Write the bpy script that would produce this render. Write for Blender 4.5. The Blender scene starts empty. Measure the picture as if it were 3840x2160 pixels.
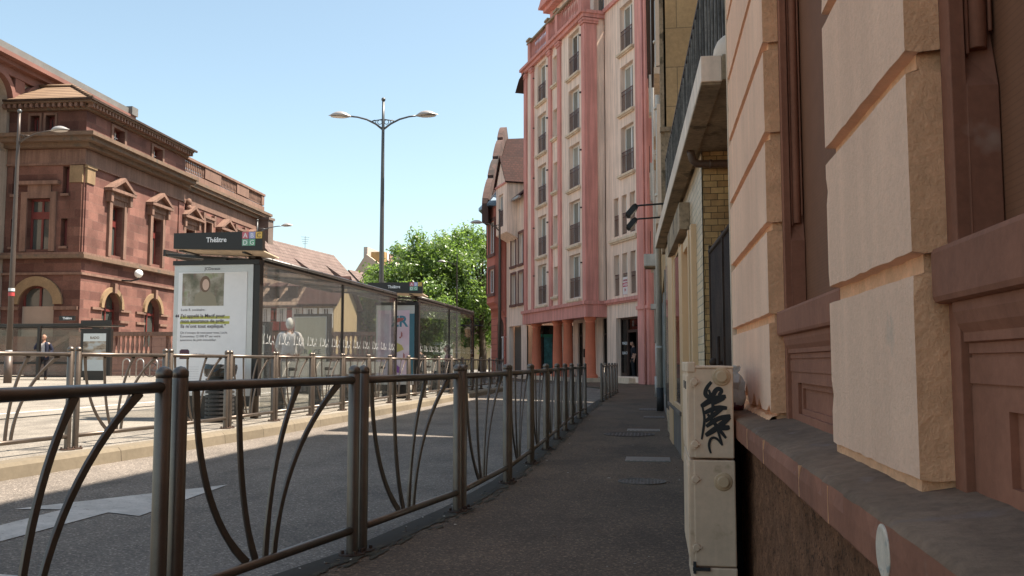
import bpy, bmesh, math, random
from mathutils import Vector, Matrix
random.seed(7)
S = bpy.context.scene
COL = S.collection
R = math.radians

# ------------------------------------------------------------------ mesh builder
class MB:
    def __init__(s, M=None):
        s.v = []; s.f = []; s.sm = []; s.M = M or Matrix.Identity(4); s.mi = []; s.cur = 0
    def add(s, vs, fs, smooth=False):
        n = len(s.v)
        s.v += [s.M @ Vector(p) for p in vs]
        for f in fs:
            s.f.append([i + n for i in f]); s.sm.append(smooth); s.mi.append(s.cur)
    def quad(s, *p): s.add(p, [list(range(len(p)))])
    def box(s, x0, x1, y0, y1, z0, z1):
        s.add([(x0,y0,z0),(x1,y0,z0),(x1,y1,z0),(x0,y1,z0),(x0,y0,z1),(x1,y0,z1),(x1,y1,z1),(x0,y1,z1)],
              [[0,3,2,1],[4,5,6,7],[0,1,5,4],[1,2,6,5],[2,3,7,6],[3,0,4,7]])
    def prism(s, poly, axis, a, b):          # poly in the two other axes, extruded along axis
        def P(p, k):
            q = list(p); q.insert(axis, k); return q
        n = len(poly)
        s.add([P(p,a) for p in poly] + [P(p,b) for p in poly],
              [list(range(n))[::-1], list(range(n, 2*n))] + [[i,(i+1)%n,n+(i+1)%n,n+i] for i in range(n)])
    def tube(s, pts, r, n=8, caps=True, flat=None):
        pts = [Vector(p) for p in pts]; rs = r if isinstance(r, (list, tuple)) else [r]*len(pts)
        vs = []; fs = []; up = None
        for i, p in enumerate(pts):
            d = (pts[min(i+1,len(pts)-1)] - pts[max(i-1,0)]).normalized()
            if up is None: up = Vector((0,0,1)) if abs(d.z) < .9 else Vector((0,1,0))
            a = d.cross(up).normalized(); b = a.cross(d).normalized(); up = b
            for k in range(n):
                t = 2*math.pi*k/n
                vs.append(p + a*math.cos(t)*rs[i] + b*math.sin(t)*rs[i])
        for i in range(len(pts)-1):
            for k in range(n):
                fs.append([i*n+k, i*n+(k+1)%n, (i+1)*n+(k+1)%n, (i+1)*n+k])
        s.add(vs, fs, True)
        if caps:
            m = len(pts)-1
            s.add([vs[k] for k in range(n)], [list(range(n))[::-1]]); s.add([vs[m*n+k] for k in range(n)], [list(range(n))])
    def bar(s, pts, w, t, side):             # rectangular section swept along pts, w measured in the plane whose normal is side
        pts = [Vector(p) for p in pts]; sd = Vector(side).normalized(); vs = []; fs = []
        for i, p in enumerate(pts):
            d = (pts[min(i+1,len(pts)-1)] - pts[max(i-1,0)]).normalized(); a = d.cross(sd).normalized()
            ww = w[i] if isinstance(w, (list,tuple)) else w
            vs += [p+a*ww/2+sd*t/2, p-a*ww/2+sd*t/2, p-a*ww/2-sd*t/2, p+a*ww/2-sd*t/2]
        for i in range(len(pts)-1):
            for k in range(4): fs.append([i*4+k, i*4+(k+1)%4, (i+1)*4+(k+1)%4, (i+1)*4+k])
        m = (len(pts)-1)*4; fs += [[3,2,1,0],[m,m+1,m+2,m+3]]
        s.add(vs, fs)
    def lathe(s, prof, c=(0,0,0), n=20, axis='z', smooth=True):
        vs = []; fs = []
        for r, h in prof:
            for k in range(n):
                t = 2*math.pi*k/n; x, y = r*math.cos(t), r*math.sin(t)
                p = (x,y,h) if axis == 'z' else ((x,h,y) if axis == 'y' else (h,x,y))
                vs.append((p[0]+c[0], p[1]+c[1], p[2]+c[2]))
        for i in range(len(prof)-1):
            for k in range(n): fs.append([i*n+k, i*n+(k+1)%n, (i+1)*n+(k+1)%n, (i+1)*n+k])
        s.add(vs, fs, smooth)
    def ball(s, c, r, n=12, sc=(1,1,1)):
        m = n//2
        vs = []; fs = []
        for i in range(m+1):
            a = math.pi*i/m
            for k in range(n):
                t = 2*math.pi*k/n
                vs.append((c[0]+r*sc[0]*math.sin(a)*math.cos(t), c[1]+r*sc[1]*math.sin(a)*math.sin(t), c[2]+r*sc[2]*math.cos(a)))
        for i in range(m):
            for k in range(n): fs.append([i*n+k, (i+1)*n+k, (i+1)*n+(k+1)%n, i*n+(k+1)%n])
        s.add(vs, fs, True)

ORIG = {}
def wl(o):
    v = Vector((0,0,0))
    while o is not None: v = v + o.location; o = o.parent
    return v
def tag(o, label=None, cat=None, group=None, kind=None):
    if label: o['label'] = label
    if cat: o['category'] = cat
    if group: o['group'] = group
    if kind: o['kind'] = kind
    return o
def thing(name, label, cat, loc=(0,0,0), rz=0, group=None):
    o = bpy.data.objects.new(name, None); COL.objects.link(o)
    o.location = loc; o.rotation_euler = (0,0,rz); o.empty_display_size = .2
    return tag(o, label, cat, group)
def build(name, mb, mats, parent=None, local=False, bevel=0, recalc=True):
    off = wl(parent) if (parent is not None and not local) else Vector((0,0,0))
    me = bpy.data.meshes.new(name)
    me.from_pydata([tuple(p - off) for p in mb.v], [], mb.f)
    for p, sm, mi in zip(me.polygons, mb.sm, mb.mi): p.use_smooth = sm; p.material_index = mi
    if not isinstance(mats, (list, tuple)): mats = [mats]
    for m in mats: me.materials.append(m)
    bm = bmesh.new(); bm.from_mesh(me)
    bmesh.ops.remove_doubles(bm, verts=bm.verts, dist=1e-5)
    if recalc: bmesh.ops.recalc_face_normals(bm, faces=bm.faces)
    bm.to_mesh(me); bm.free()
    o = bpy.data.objects.new(name, me); COL.objects.link(o); o.parent = parent
    if bevel:
        b = o.modifiers.new('bevel', 'BEVEL'); b.width = bevel; b.segments = 2; b.limit_method = 'ANGLE'; b.angle_limit = R(40)
    return o
def solo(name, mb, mats, label, cat, base, group=None, **k):   # a thing that is one mesh, origin at its base
    mb.v = [p - Vector(base) for p in mb.v]
    o = build(name, mb, mats, None, **k); o.location = base
    return tag(o, label, cat, group)
def copy_tree(o, parent=None):
    c = o.copy(); COL.objects.link(c); c.parent = parent
    for ch in list(o.children): copy_tree(ch, c)
    return c
def frame(ox, oy, tx, ty, nx, ny):           # local (t, o, z) -> world
    return Matrix(((tx,nx,0,ox),(ty,ny,0,oy),(0,0,1,0),(0,0,0,1)))

def wall(mb, t0, t1, z0, z1, ops, o=0, d=.25):
    ts = sorted({t0,t1} | {x for p in ops for x in p[:2] if t0 < x < t1}); zs = sorted({z0,z1} | {x for p in ops for x in p[2:4] if z0 < x < z1})
    for i in range(len(ts)-1):
        for j in range(len(zs)-1):
            a, b, c, e = ts[i], ts[i+1], zs[j], zs[j+1]
            m, n = (a+b)/2, (c+e)/2
            if any(p[0] < m < p[1] and p[2] < n < p[3] for p in ops): continue
            mb.quad((a,o,c),(b,o,c),(b,o,e),(a,o,e))
    for p in ops:
        a, b, c, e = p[:4]
        if len(p) > 4:                        # round arch: p[4] is the rise
            r = p[4]; N = 12; k = e - r
            arc = [((a+b)/2 - (b-a)/2*math.cos(math.pi*i/N), k + r*math.sin(math.pi*i/N)) for i in range(N+1)]
            for i in range(N):
                (x0,y0),(x1,y1) = arc[i], arc[i+1]
                mb.quad((x0,o,y0),(x1,o,y1),(x1,o,e+.0001),(x0,o,e+.0001)); mb.quad((x0,o,y0),(x1,o,y1),(x1,o-d,y1),(x0,o-d,y0))
            mb.quad((a,o,c),(a,o,k),(a,o-d,k),(a,o-d,c)); mb.quad((b,o,c),(b,o,k),(b,o-d,k),(b,o-d,c)); mb.quad((a,o,c),(b,o,c),(b,o-d,c),(a,o-d,c))
        else:
            mb.quad((a,o,c),(a,o,e),(a,o-d,e),(a,o-d,c)); mb.quad((b,o,c),(b,o,e),(b,o-d,e),(b,o-d,c))
            mb.quad((a,o,c),(b,o,c),(b,o-d,c),(a,o-d,c)); mb.quad((a,o,e),(b,o,e),(b,o-d,e),(a,o-d,e))

# ------------------------------------------------------------------ materials
def nt(name):
    m = bpy.data.materials.new(name); m.use_nodes = True; t = m.node_tree
    b = t.nodes['Principled BSDF']; return m, t, b
def N(t, typ, **k):
    n = t.nodes.new(typ)
    for a, v in k.items():
        if a.startswith('i_'): n.inputs[int(a[2:])].default_value = v
        else: setattr(n, a, v)
    return n
def pos(t, stretch=(1,1,1), obj=False):
    g = t.nodes.new('ShaderNodeTexCoord') if obj else t.nodes.new('ShaderNodeNewGeometry')
    m = t.nodes.new('ShaderNodeMapping'); m.inputs['Scale'].default_value = stretch
    t.links.new(g.outputs['Object' if obj else 'Position'], m.inputs['Vector']); return m.outputs[0]
def noise(t, vec, scale, detail=4, rough=.55):
    n = t.nodes.new('ShaderNodeTexNoise'); n.inputs['Scale'].default_value = scale; n.inputs['Detail'].default_value = detail; n.inputs['Roughness'].default_value = rough
    t.links.new(vec, n.inputs['Vector']); return n.outputs['Fac']
def ramp(t, fac, stops):
    r = t.nodes.new('ShaderNodeValToRGB'); t.links.new(fac, r.inputs[0])
    e = r.color_ramp.elements
    while len(e) < len(stops): e.new(.5)
    for k, (p, c) in enumerate(stops):
        e[k].position = p; e[k].color = (c, c, c, 1) if not isinstance(c, (tuple, list)) else (*c[:3], 1)
    return r.outputs[0]
def mix(t, a, b, f, mode='MIX'):
    m = t.nodes.new('ShaderNodeMix'); m.data_type = 'RGBA'; m.blend_type = mode
    if isinstance(f, (int, float)): m.inputs[0].default_value = f
    else: t.links.new(f, m.inputs[0])
    for s, x in ((6, a), (7, b)):
        if isinstance(x, (tuple, list)): m.inputs[s].default_value = (*x[:3], 1)
        else: t.links.new(x, m.inputs[s])
    return m.outputs[2]
def bump(t, b, h, strength, dist=.02):
    n = t.nodes.new('ShaderNodeBump'); n.inputs['Strength'].default_value = strength; n.inputs['Distance'].default_value = dist
    t.links.new(h, n.inputs['Height']); t.links.new(n.outputs[0], b.inputs['Normal'])
def sc(c, k): return tuple(min(1, x*k) for x in c)
def mat(name, c, rough=.8, var=.18, s1=1.5, s2=30, bmp=.15, metal=0, streak=0, bd=.01, spec=.5, dirt=None, obj=False):
    m, t, b = nt(name)
    p = pos(t, (1,1,1), obj)
    big = ramp(t, noise(t, p, s1), [(.3, sc(c, 1-var)), (.7, sc(c, 1+var))])
    fine = noise(t, p, s2, 6, .7)
    col = mix(t, big, ramp(t, fine, [(.3, 1-var*1.1), (.7, 1+var*.4)]), 1, 'MULTIPLY')
    if streak:
        st = noise(t, pos(t, (6,6,.35), obj), 1.2, 5)
        col = mix(t, col, ramp(t, st, [(.42, 1-streak), (.6, 1.0)]), 1, 'MULTIPLY')
    if dirt:
        dn = noise(t, p, dirt[1], 5, .6)
        col = mix(t, col, dirt[0], ramp(t, dn, [(dirt[2], 0.0), (dirt[2]+.08, 1.0)]))
    t.links.new(col, b.inputs['Base Color'])
    b.inputs['Roughness'].default_value = rough; b.inputs['Metallic'].default_value = metal; b.inputs['Specular IOR Level'].default_value = spec
    if bmp: bump(t, b, fine, bmp, bd)
    return m
def flat(name, c, rough=.6, metal=0, spec=.5):
    m, t, b = nt(name); b.inputs['Base Color'].default_value = (*c, 1); b.inputs['Roughness'].default_value = rough
    b.inputs['Metallic'].default_value = metal; b.inputs['Specular IOR Level'].default_value = spec
    p = pos(t); n = noise(t, p, 9, 4)
    t.links.new(mix(t, sc(c, .93), sc(c, 1.06), n), b.inputs['Base Color']); return m
def brick(name, c1, c2, mortar, udir, bw, bh, msize=.012, rough=.85, bmp=.4, var=.5, wscale=1.0, horiz=False, soot=0):
    m, t, b = nt(name)
    g = t.nodes.new('ShaderNodeNewGeometry')
    d = N(t, 'ShaderNodeVectorMath', operation='DOT_PRODUCT'); d.inputs[1].default_value = udir; t.links.new(g.outputs['Position'], d.inputs[0])
    s = t.nodes.new('ShaderNodeSeparateXYZ'); t.links.new(g.outputs['Position'], s.inputs[0])
    cb = t.nodes.new('ShaderNodeCombineXYZ'); t.links.new(d.outputs['Value'], cb.inputs[0]); t.links.new(s.outputs[2], cb.inputs[1])
    k = t.nodes.new('ShaderNodeTexBrick'); k.inputs['Scale'].default_value = wscale
    k.inputs['Brick Width'].default_value = bw; k.inputs['Row Height'].default_value = bh; k.inputs['Mortar Size'].default_value = msize
    k.inputs['Mortar Smooth'].default_value = .3; k.inputs['Bias'].default_value = 0
    k.inputs['Color1'].default_value = (*c1,1); k.inputs['Color2'].default_value = (*c2,1); k.inputs['Mortar'].default_value = (*mortar,1)
    t.links.new(cb.outputs[0], k.inputs['Vector'])
    p = pos(t); f = noise(t, p, 14, 6, .7); bg = noise(t, p, .6, 4)
    col = mix(t, k.outputs[0], ramp(t, f, [(.3, 1-var*.35), (.7, 1+var*.15)]), 1, 'MULTIPLY')
    col = mix(t, col, ramp(t, bg, [(.35, 1-var*.4-soot), (.65, 1.06)]), 1, 'MULTIPLY')
    t.links.new(col, b.inputs['Base Color']); b.inputs['Roughness'].default_value = rough; b.inputs['Specular IOR Level'].default_value = .3
    h = mix(t, ramp(t, k.outputs['Fac'], [(0, 1.0), (1, 0.0)]), f, .25)
    bump(t, b, h, bmp, .015)
    return m
def glass(name, tint, refl=1.0, rough=.02, milk=0):
    m, t, b = nt(name)
    tr = t.nodes.new('ShaderNodeBsdfTransparent'); tr.inputs[0].default_value = (*tint, 1)
    gl = t.nodes.new('ShaderNodeBsdfGlossy'); gl.inputs['Roughness'].default_value = rough; gl.inputs[0].default_value = (.9,.92,.95,1)
    fr = t.nodes.new('ShaderNodeFresnel'); fr.inputs[0].default_value = 1.5
    mu = N(t, 'ShaderNodeMath', operation='MULTIPLY', i_1=refl); t.links.new(fr.outputs[0], mu.inputs[0])
    sh = t.nodes.new('ShaderNodeMixShader'); t.links.new(mu.outputs[0], sh.inputs[0])
    src = tr.outputs[0]
    if milk:
        df = t.nodes.new('ShaderNodeBsdfDiffuse'); df.inputs[0].default_value = (.6,.6,.57,1)
        s2 = t.nodes.new('ShaderNodeMixShader')
        dn = ramp(t, noise(t, pos(t, (1,3,.4)), 2.2, 5, .65), [(.3, milk*.4), (.75, milk*1.7)]); t.links.new(dn, s2.inputs[0])
        t.links.new(tr.outputs[0], s2.inputs[1]); t.links.new(df.outputs[0], s2.inputs[2]); src = s2.outputs[0]
    t.links.new(src, sh.inputs[1]); t.links.new(gl.outputs[0], sh.inputs[2])
    t.links.new(sh.outputs[0], t.nodes['Material Output'].inputs[0]); return m
def asphalt(name, c, sp=.9, patch=.25, obj=False, crack=False):
    m, t, b = nt(name); p = pos(t)
    v = N(t, 'ShaderNodeTexVoronoi'); v.inputs['Scale'].default_value = 95; t.links.new(p, v.inputs['Vector'])
    vr = t.nodes.new('ShaderNodeSeparateColor'); t.links.new(v.outputs['Color'], vr.inputs[0])
    sp1 = ramp(t, vr.outputs[0], [(.0, 1-.55*sp), (.5, .95), (.85, 1.05), (1.0, 1+1.5*sp)])
    base = ramp(t, noise(t, p, .8, 5, .6), [(.3, sc(c, 1-patch)), (.7, sc(c, 1+patch))])
    fine = noise(t, p, 60, 5, .7)
    col = mix(t, base, sp1, 1, 'MULTIPLY'); col = mix(t, col, ramp(t, fine, [(.3, .75), (.7, 1.2)]), 1, 'MULTIPLY')
    blot = noise(t, pos(t, (1,.45,1)), 1.7, 6, .65)
    col = mix(t, col, ramp(t, blot, [(.35, .72), (.52, 1.0), (.7, 1.12)]), 1, 'MULTIPLY')
    if crack:
        w = N(t, 'ShaderNodeTexVoronoi', feature='DISTANCE_TO_EDGE'); w.inputs['Scale'].default_value = .35
        wn = mix(t, p, N(t,'ShaderNodeTexNoise').outputs[1], .12); t.links.new(wn, w.inputs['Vector'])
        col = mix(t, col, ramp(t, w.outputs[0], [(.0, .45), (.006, 1.0)]), 1, 'MULTIPLY')
    t.links.new(col, b.inputs['Base Color']); b.inputs['Roughness'].default_value = .85; b.inputs['Specular IOR Level'].default_value = .35
    bump(t, b, v.outputs['Distance'], .5, .006); return m

M = {}
M['plaster'] = mat('cream_plaster', (.93,.565,.385), .9, .09, 1.6, 75, .7, streak=.08, bd=.006, spec=.2, dirt=((.60,.42,.31), 2.3, .68))
M['plaster_rough'] = mat('rough_ochre_plaster', (.90,.475,.26), .95, .12, 14, 60, .8, bd=.012, spec=.15)
M['redstone'] = mat('red_sandstone', (.32,.128,.075), .85, .16, 2.2, 40, .3, streak=.12, bd=.004, spec=.25, dirt=((.34,.21,.155), 3.3, .7))
M['ledge_top'] = mat('worn_ledge_top', (.22,.135,.088), .9, .28, 3, 30, .5, spec=.2, dirt=((.22,.15,.12), 5, .6))
M['blind'] = brick('brown_roller_blind', (.215,.088,.043), (.21,.085,.041), (.18,.072,.035), (0,1,0), 8, .0125, .0012, .8, .08, .3)
M['rubble'] = mat('rough_red_render', (.44,.20,.105), .95, .35, 16, 90, 1.0, bd=.03, spec=.15, dirt=((.12,.065,.042), 75, .56))
M['ivory'] = mat('ivory_polyester', (.86,.595,.40), .55, .10, 2.2, 26, .08, streak=.16, spec=.4, dirt=((.50,.33,.20), 6.5, .63))
M['ivory_dark'] = mat('ivory_knob', (.62,.41,.24), .5, .08, 4, 20, .05)
M['black'] = flat('black_paint', (.012,.011,.011), .5)
M['iron'] = mat('dark_iron', (.055,.032,.022), .7, .3, 5, 60, .15, spec=.25)
M['fence'] = mat('brown_grey_metallic_paint', (.175,.143,.12), .42, .14, 6, 260, .08, metal=.85, bd=.002, obj=False)
M['zinc'] = mat('zinc', (.38,.37,.36), .45, .2, 3, 30, .05, metal=.6, streak=.2)
M['zincwhite'] = mat('pale_painted_pipe', (.55,.50,.44), .55, .12, 3, 30, .05, streak=.2)
M['brownpipe'] = mat('brown_pipe', (.10,.055,.035), .5, .2, 6, 40, .1)
M['castiron'] = mat('black_cast_iron', (.03,.027,.026), .6, .2, 6, 40, .2)
M['pave'] = asphalt('pavement_asphalt', (.120,.077,.049), .8, .2)
M['road'] = asphalt('road_asphalt', (.165,.14,.118), .75, .15)
M['kerb'] = brick('concrete_kerb', (.20,.165,.12), (.17,.14,.10), (.09,.07,.05), (0,1,0), 1.0, 5, .008, .9, .3, .5)
M['kerbdark'] = brick('granite_setts', (.17,.13,.095), (.13,.10,.075), (.05,.04,.03), (0,1,0), .22, 5, .012, .9, .4, .6)
M['plaza'] = asphalt('pale_platform_asphalt', (.225,.198,.165), .5, .14)
M['ground'] = mat('far_ground', (.25,.22,.19), .95, .2, .3, 8, .1)
M['paint'] = mat('worn_road_paint', (.46,.425,.39), .75, .2, 5, 60, .2, dirt=((.17,.145,.125), 26, .62))
M['beige'] = mat('beige_render', (.90,.69,.56), .9, .10, .5, 35, .15, streak=.22, spec=.2)
M['pink'] = mat('pink_render', (.72,.325,.275), .9, .12, .5, 35, .15, streak=.22, spec=.2)
M['terracotta'] = mat('terracotta_column', (.62,.18,.095), .85, .12, 1, 30, .12)
M['sill'] = mat('concrete_sill', (.72,.57,.42), .9, .12, 1.5, 30, .1, streak=.15)
M['white'] = flat('white_frame', (.75,.74,.72), .45)
M['railred'] = flat('dark_red_rail', (.11,.04,.033), .5)
M['pane'] = flat('window_glass', (.06,.065,.06), .06, 0, .9)
M['curtain'] = flat('net_curtain_behind_glass', (.20,.20,.175), .08, 0, .8)
M['darkpane'] = flat('dark_shop_glass', (.018,.017,.016), .05, 0, .9)
M['reddark'] = flat('dark_red_wood', (.13,.022,.018), .55)
M['brownwood'] = flat('dark_brown_wood', (.04,.022,.016), .6)
M['slab'] = mat('pale_balcony_edge', (.80,.63,.50), .7, .1, 1.5, 25, .08, streak=.15)
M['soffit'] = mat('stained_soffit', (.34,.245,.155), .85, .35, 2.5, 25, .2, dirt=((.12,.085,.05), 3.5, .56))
M['gold'] = flat('champagne_frame', (.68,.44,.25), .4, .15)
M['shopstone'] = mat('shop_stone_base', (.16,.125,.10), .9, .25, 3, 30, .3)
M['tanstone'] = brick('tan_stone_blocks', (.60,.395,.205), (.48,.305,.155), (.30,.21,.12), (1,0,0), .85, .62, .008, .9, .3, .6)
M['bathroombrick'] = brick('yellow_glazed_brick', (.64,.40,.165), (.42,.235,.09), (.10,.065,.03), (1,0,0), .107, .052, .003, .5, .5, .9, soot=.1)
M['palebrick'] = brick('pale_glazed_brick', (.78,.58,.39), (.62,.45,.28), (.25,.20,.14), (-.0315,.9995,0), .20, .065, .004, .45, .5, .7)
M['slate'] = mat('blue_slate', (.13,.19,.25), .35, .15, 1, 10, .1, metal=.3)
M['darkshelter'] = flat('dark_brown_shelter_paint', (.022,.017,.015), .35, .2)
M['sshelter'] = mat('bronze_shelter_post', (.06,.045,.035), .35, .1, 4, 60, .02, metal=.5)
M['glass'] = glass('shelter_glass', (.92,.93,.915), .36, .015, .012)
M['roofglass'] = glass('shelter_roof_glass', (.86,.85,.82), .5, .05, .07)
M['posterwhite'] = flat('poster_white', (.84,.83,.83), .3)
M['sticker'] = flat('white_decal', (.62,.62,.61), .5)
M['alu'] = mat('pale_aluminium', (.55,.54,.53), .4, .08, 3, 50, .02, metal=.5)
M['lampgrey'] = mat('lamp_post_grey', (.10,.10,.10), .4, .1, 3, 60, .02, metal=.4)
M['lampbrown'] = mat('lamp_post_brown', (.085,.062,.05), .45, .1, 3, 60, .02, metal=.3)
M['lamphead'] = mat('lamp_head_shell', (.36,.33,.31), .35, .08, 3, 40, .02, metal=.3)
M['lampglass'] = flat('lamp_lens', (.62,.58,.54), .25)
M['globe'] = flat('opal_globe', (.85,.84,.80), .2)
M['leafbark'] = mat('tree_bark', (.09,.065,.045), .95, .3, 5, 30, .5)
# ------------------------------------------------------------------ camera, sky, sun
cam = bpy.data.cameras.new('camera'); co = bpy.data.objects.new('camera', cam); COL.objects.link(co)
co.location = (0,0,1.02); co.rotation_euler = (R(90+4.668), 0, R(8.783)); cam.lens = 32.0; cam.sensor_width = 36; cam.clip_end = 3000; cam.clip_start = .05
cam.dof.use_dof = False; cam.dof.focus_distance = 14; cam.dof.aperture_fstop = 9
S.camera = co
SUN = Vector((1.0, .25, 1.9)).normalized()
sl = bpy.data.lights.new('sun', 'SUN'); sl.energy = 5.0; sl.angle = R(.5); sl.color = (1, .905, .78)
so = bpy.data.objects.new('sun', sl); COL.objects.link(so); so.location = (20, 5, 40); so.rotation_euler = (-SUN).to_track_quat('-Z','Y').to_euler()
W = bpy.data.worlds.new('World'); S.world = W; W.use_nodes = True
t = W.node_tree; sk = t.nodes.new('ShaderNodeTexSky'); sk.sky_type = 'NISHITA'; sk.sun_disc = False
sk.sun_elevation = math.asin(SUN.z); sk.sun_rotation = math.atan2(SUN.x, SUN.y); sk.air_density = 1.0; sk.dust_density = 1.6; sk.ozone_density = 1.5
bgd = t.nodes['Background']; bgd.inputs['Strength'].default_value = .099
hs = t.nodes.new('ShaderNodeHueSaturation'); hs.inputs['Saturation'].default_value = .90
t.links.new(sk.outputs[0], hs.inputs['Color']); tint = mix(t, hs.outputs[0], (.99,1.02,.895), 1, 'MULTIPLY'); t.links.new(tint, bgd.inputs[0])
S.view_settings.view_transform = 'Standard'; S.view_settings.look = 'None'; S.view_settings.exposure = 1.42; S.view_settings.gamma = 1
S.cycles.max_bounces = 6; S.cycles.transparent_max_bounces = 24

def struct(name, mb, m, **k): return tag(build(name, mb, m, **k), kind='structure')

# ------------------------------------------------------------------ ground, road, pavement
PX0, PY0 = -.063, 40.465                     # pink building: right end of its street front
PD = (-.43837, .89879); PN = (-.89879, -.43837)
def pk(t, o): return (PX0 + PD[0]*t + PN[0]*o, PY0 + PD[1]*t + PN[1]*o)
mb = MB(); mb.quad((-900,-300,-.32),(900,-300,-.32),(900,1500,-.32),(-900,1500,-.32)); struct('ground', mb, M['ground'], recalc=False)
mb = MB()
xs = [-40, -16, -9, -5.15, -4.2, -3.2, -2.2, -1.2, 0]; zr = [.035,.035,.035,.035,.02,-.012,-.045,-.075,-.09]
ys = [-25,-10,0,5,10,15,20,25,30,34,40,50,62,80]
for j in range(len(ys)-1):
    for i in range(len(xs)-1):
        mb.quad((xs[i],ys[j],zr[i]),(xs[i+1],ys[j],zr[i+1]),(xs[i+1],ys[j+1],zr[i+1]),(xs[i],ys[j+1],zr[i]))
struct('road', mb, M['road'], recalc=False)
# near pavement and its kerb
KE = [(-2.16,-20),(-2.16,2.4),(-2.0,3.5),(-1.68,4.75),(-1.47,6.3),(-1.38,7.8),(-1.37,10.7),(-1.41,14),(-1.47,18),(-1.50,24),(-1.45,30),(-1.55,34),(-2.0,36.6)]
KE += [pk(.8,3.4), pk(8,3.4), pk(22,3.4), pk(32,3.4)]
mb = MB()
for i in range(len(KE)-1):
    a, b = KE[i], KE[i+1]
    if i < 13: za = zb = 0
    za = 0 if i < 13 else .06; zb = 0 if i+1 < 13 else .06
    xa, xb = (3, 3) if i < 12 else (6, 6)
    mb.quad((a[0]+.16,a[1],za),(xa,a[1],za),(xb,b[1],zb),(b[0]+.16,b[1],zb))
struct('pavement', mb, M['pave'], recalc=False)
mb = MB()
for i in range(len(KE)-1):
    a, b = KE[i], KE[i+1]; za = 0 if i < 13 else .06; zb = 0 if i+1 < 13 else .06
    mb.quad((a[0],a[1],za+.004),(a[0]+.17,a[1],za+.004),(b[0]+.17,b[1],zb+.004),(b[0],b[1],zb+.004))
    mb.quad((a[0],a[1],-.2),(a[0],a[1],za+.004),(b[0],b[1],zb+.004),(b[0],b[1],-.2))
struct('kerb', mb, M['kerbdark'], recalc=False)
mb = MB()                                     # gutter setts along the near kerb
for i in range(12):
    a, b = KE[i], KE[i+1]
    mb.quad((a[0]-.16,a[1],-.066),(a[0],a[1],-.07),(b[0],b[1],-.07),(b[0]-.16,b[1],-.066))
struct('gutter', mb, M['kerbdark'], recalc=False)
# platform across the road
PE = [(-5.55,-20),(-5.45,2),(-5.38,7),(-5.2,9.5),(-5.08,12),(-5.05,16),(-5.05,24),(-5.05,32.6),(-5.4,33.6),(-7.6,37),(-16.3,54.9),(-38,100),(-100,230)]
mb = MB()
def pz(dx): return .168 if dx <= .2 else (.2 if dx < 5 else (.32 if dx < 12 else .34))
offs = [.2, 4, 10, 12, 60, 300]; zo = [.168, .2, .31, .34, .34, .34]
for i in range(len(PE)-1):
    a, b = PE[i], PE[i+1]
    for k in range(len(offs)-1):
        mb.quad((a[0]-offs[k+1],a[1],zo[k+1]),(a[0]-offs[k],a[1],zo[k]),(b[0]-offs[k],b[1],zo[k]),(b[0]-offs[k+1],b[1],zo[k+1]))
struct('platform', mb, M['plaza'], recalc=False)
mb = MB()
for i in range(len(PE)-2):
    a, b = PE[i], PE[i+1]
    mb.quad((a[0]-.21,a[1],.172),(a[0]-.03,a[1],.172),(b[0]-.03,b[1],.172),(b[0]-.21,b[1],.172))
    mb.quad((a[0]-.03,a[1],.172),(a[0],a[1],.14),(b[0],b[1],.14),(b[0]-.03,b[1],.172))
    mb.quad((a[0],a[1],.14),(a[0]+.02,a[1],-.05),(b[0]+.02,b[1],-.05),(b[0],b[1],.14))
struct('platform_kerb', mb, M['kerb'], recalc=False)
mb = MB(); mb.quad((-12.3,-20,.348),(-12.12,-20,.346),(-12.12,60,.346),(-12.3,60,.348))
mb.quad((-9.3,-20,.286),(-9.16,-20,.284),(-9.16,60,.284),(-9.3,60,.286)); struct('platform_line', mb, M['paint'], recalc=False)
def rz(x): 
    for i in range(len(xs)-1):
        if xs[i] <= x <= xs[i+1]: return zr[i] + (zr[i+1]-zr[i])*(x-xs[i])/(xs[i+1]-xs[i])
def strip(xp, y0, y1):                        # marking laid on the crowned road, split at its slope breaks
    pass
mb = MB()
def onroad(poly):
    from mathutils.geometry import tessellate_polygon
    bm = bmesh.new(); vs = [bm.verts.new((x,y,0)) for x,y in poly]; f = bm.faces.new(vs)
    for xx in (-4.2,-3.2,-2.2):
        bmesh.ops.bisect_plane(bm, geom=bm.verts[:]+bm.edges[:]+bm.faces[:], plane_co=(xx,0,0), plane_no=(1,0,0))
    bm.verts.index_update(); mb.add([(v.co.x,v.co.y,rz(v.co.x)+.005) for v in bm.verts], [[v.index for v in f.verts] for f in bm.faces]); bm.free()
onroad([(-3.52,7.25),(-3.40,5.72),(-3.66,5.78),(-3.70,2.6),(-3.97,2.6),(-4.0,5.78),(-4.30,5.70)])
onroad([(-3.42,4.1),(-2.75,4.1),(-2.75,3.0),(-3.42,3.0)])
struct('road_marking', mb, M['paint'], recalc=False)

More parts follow.
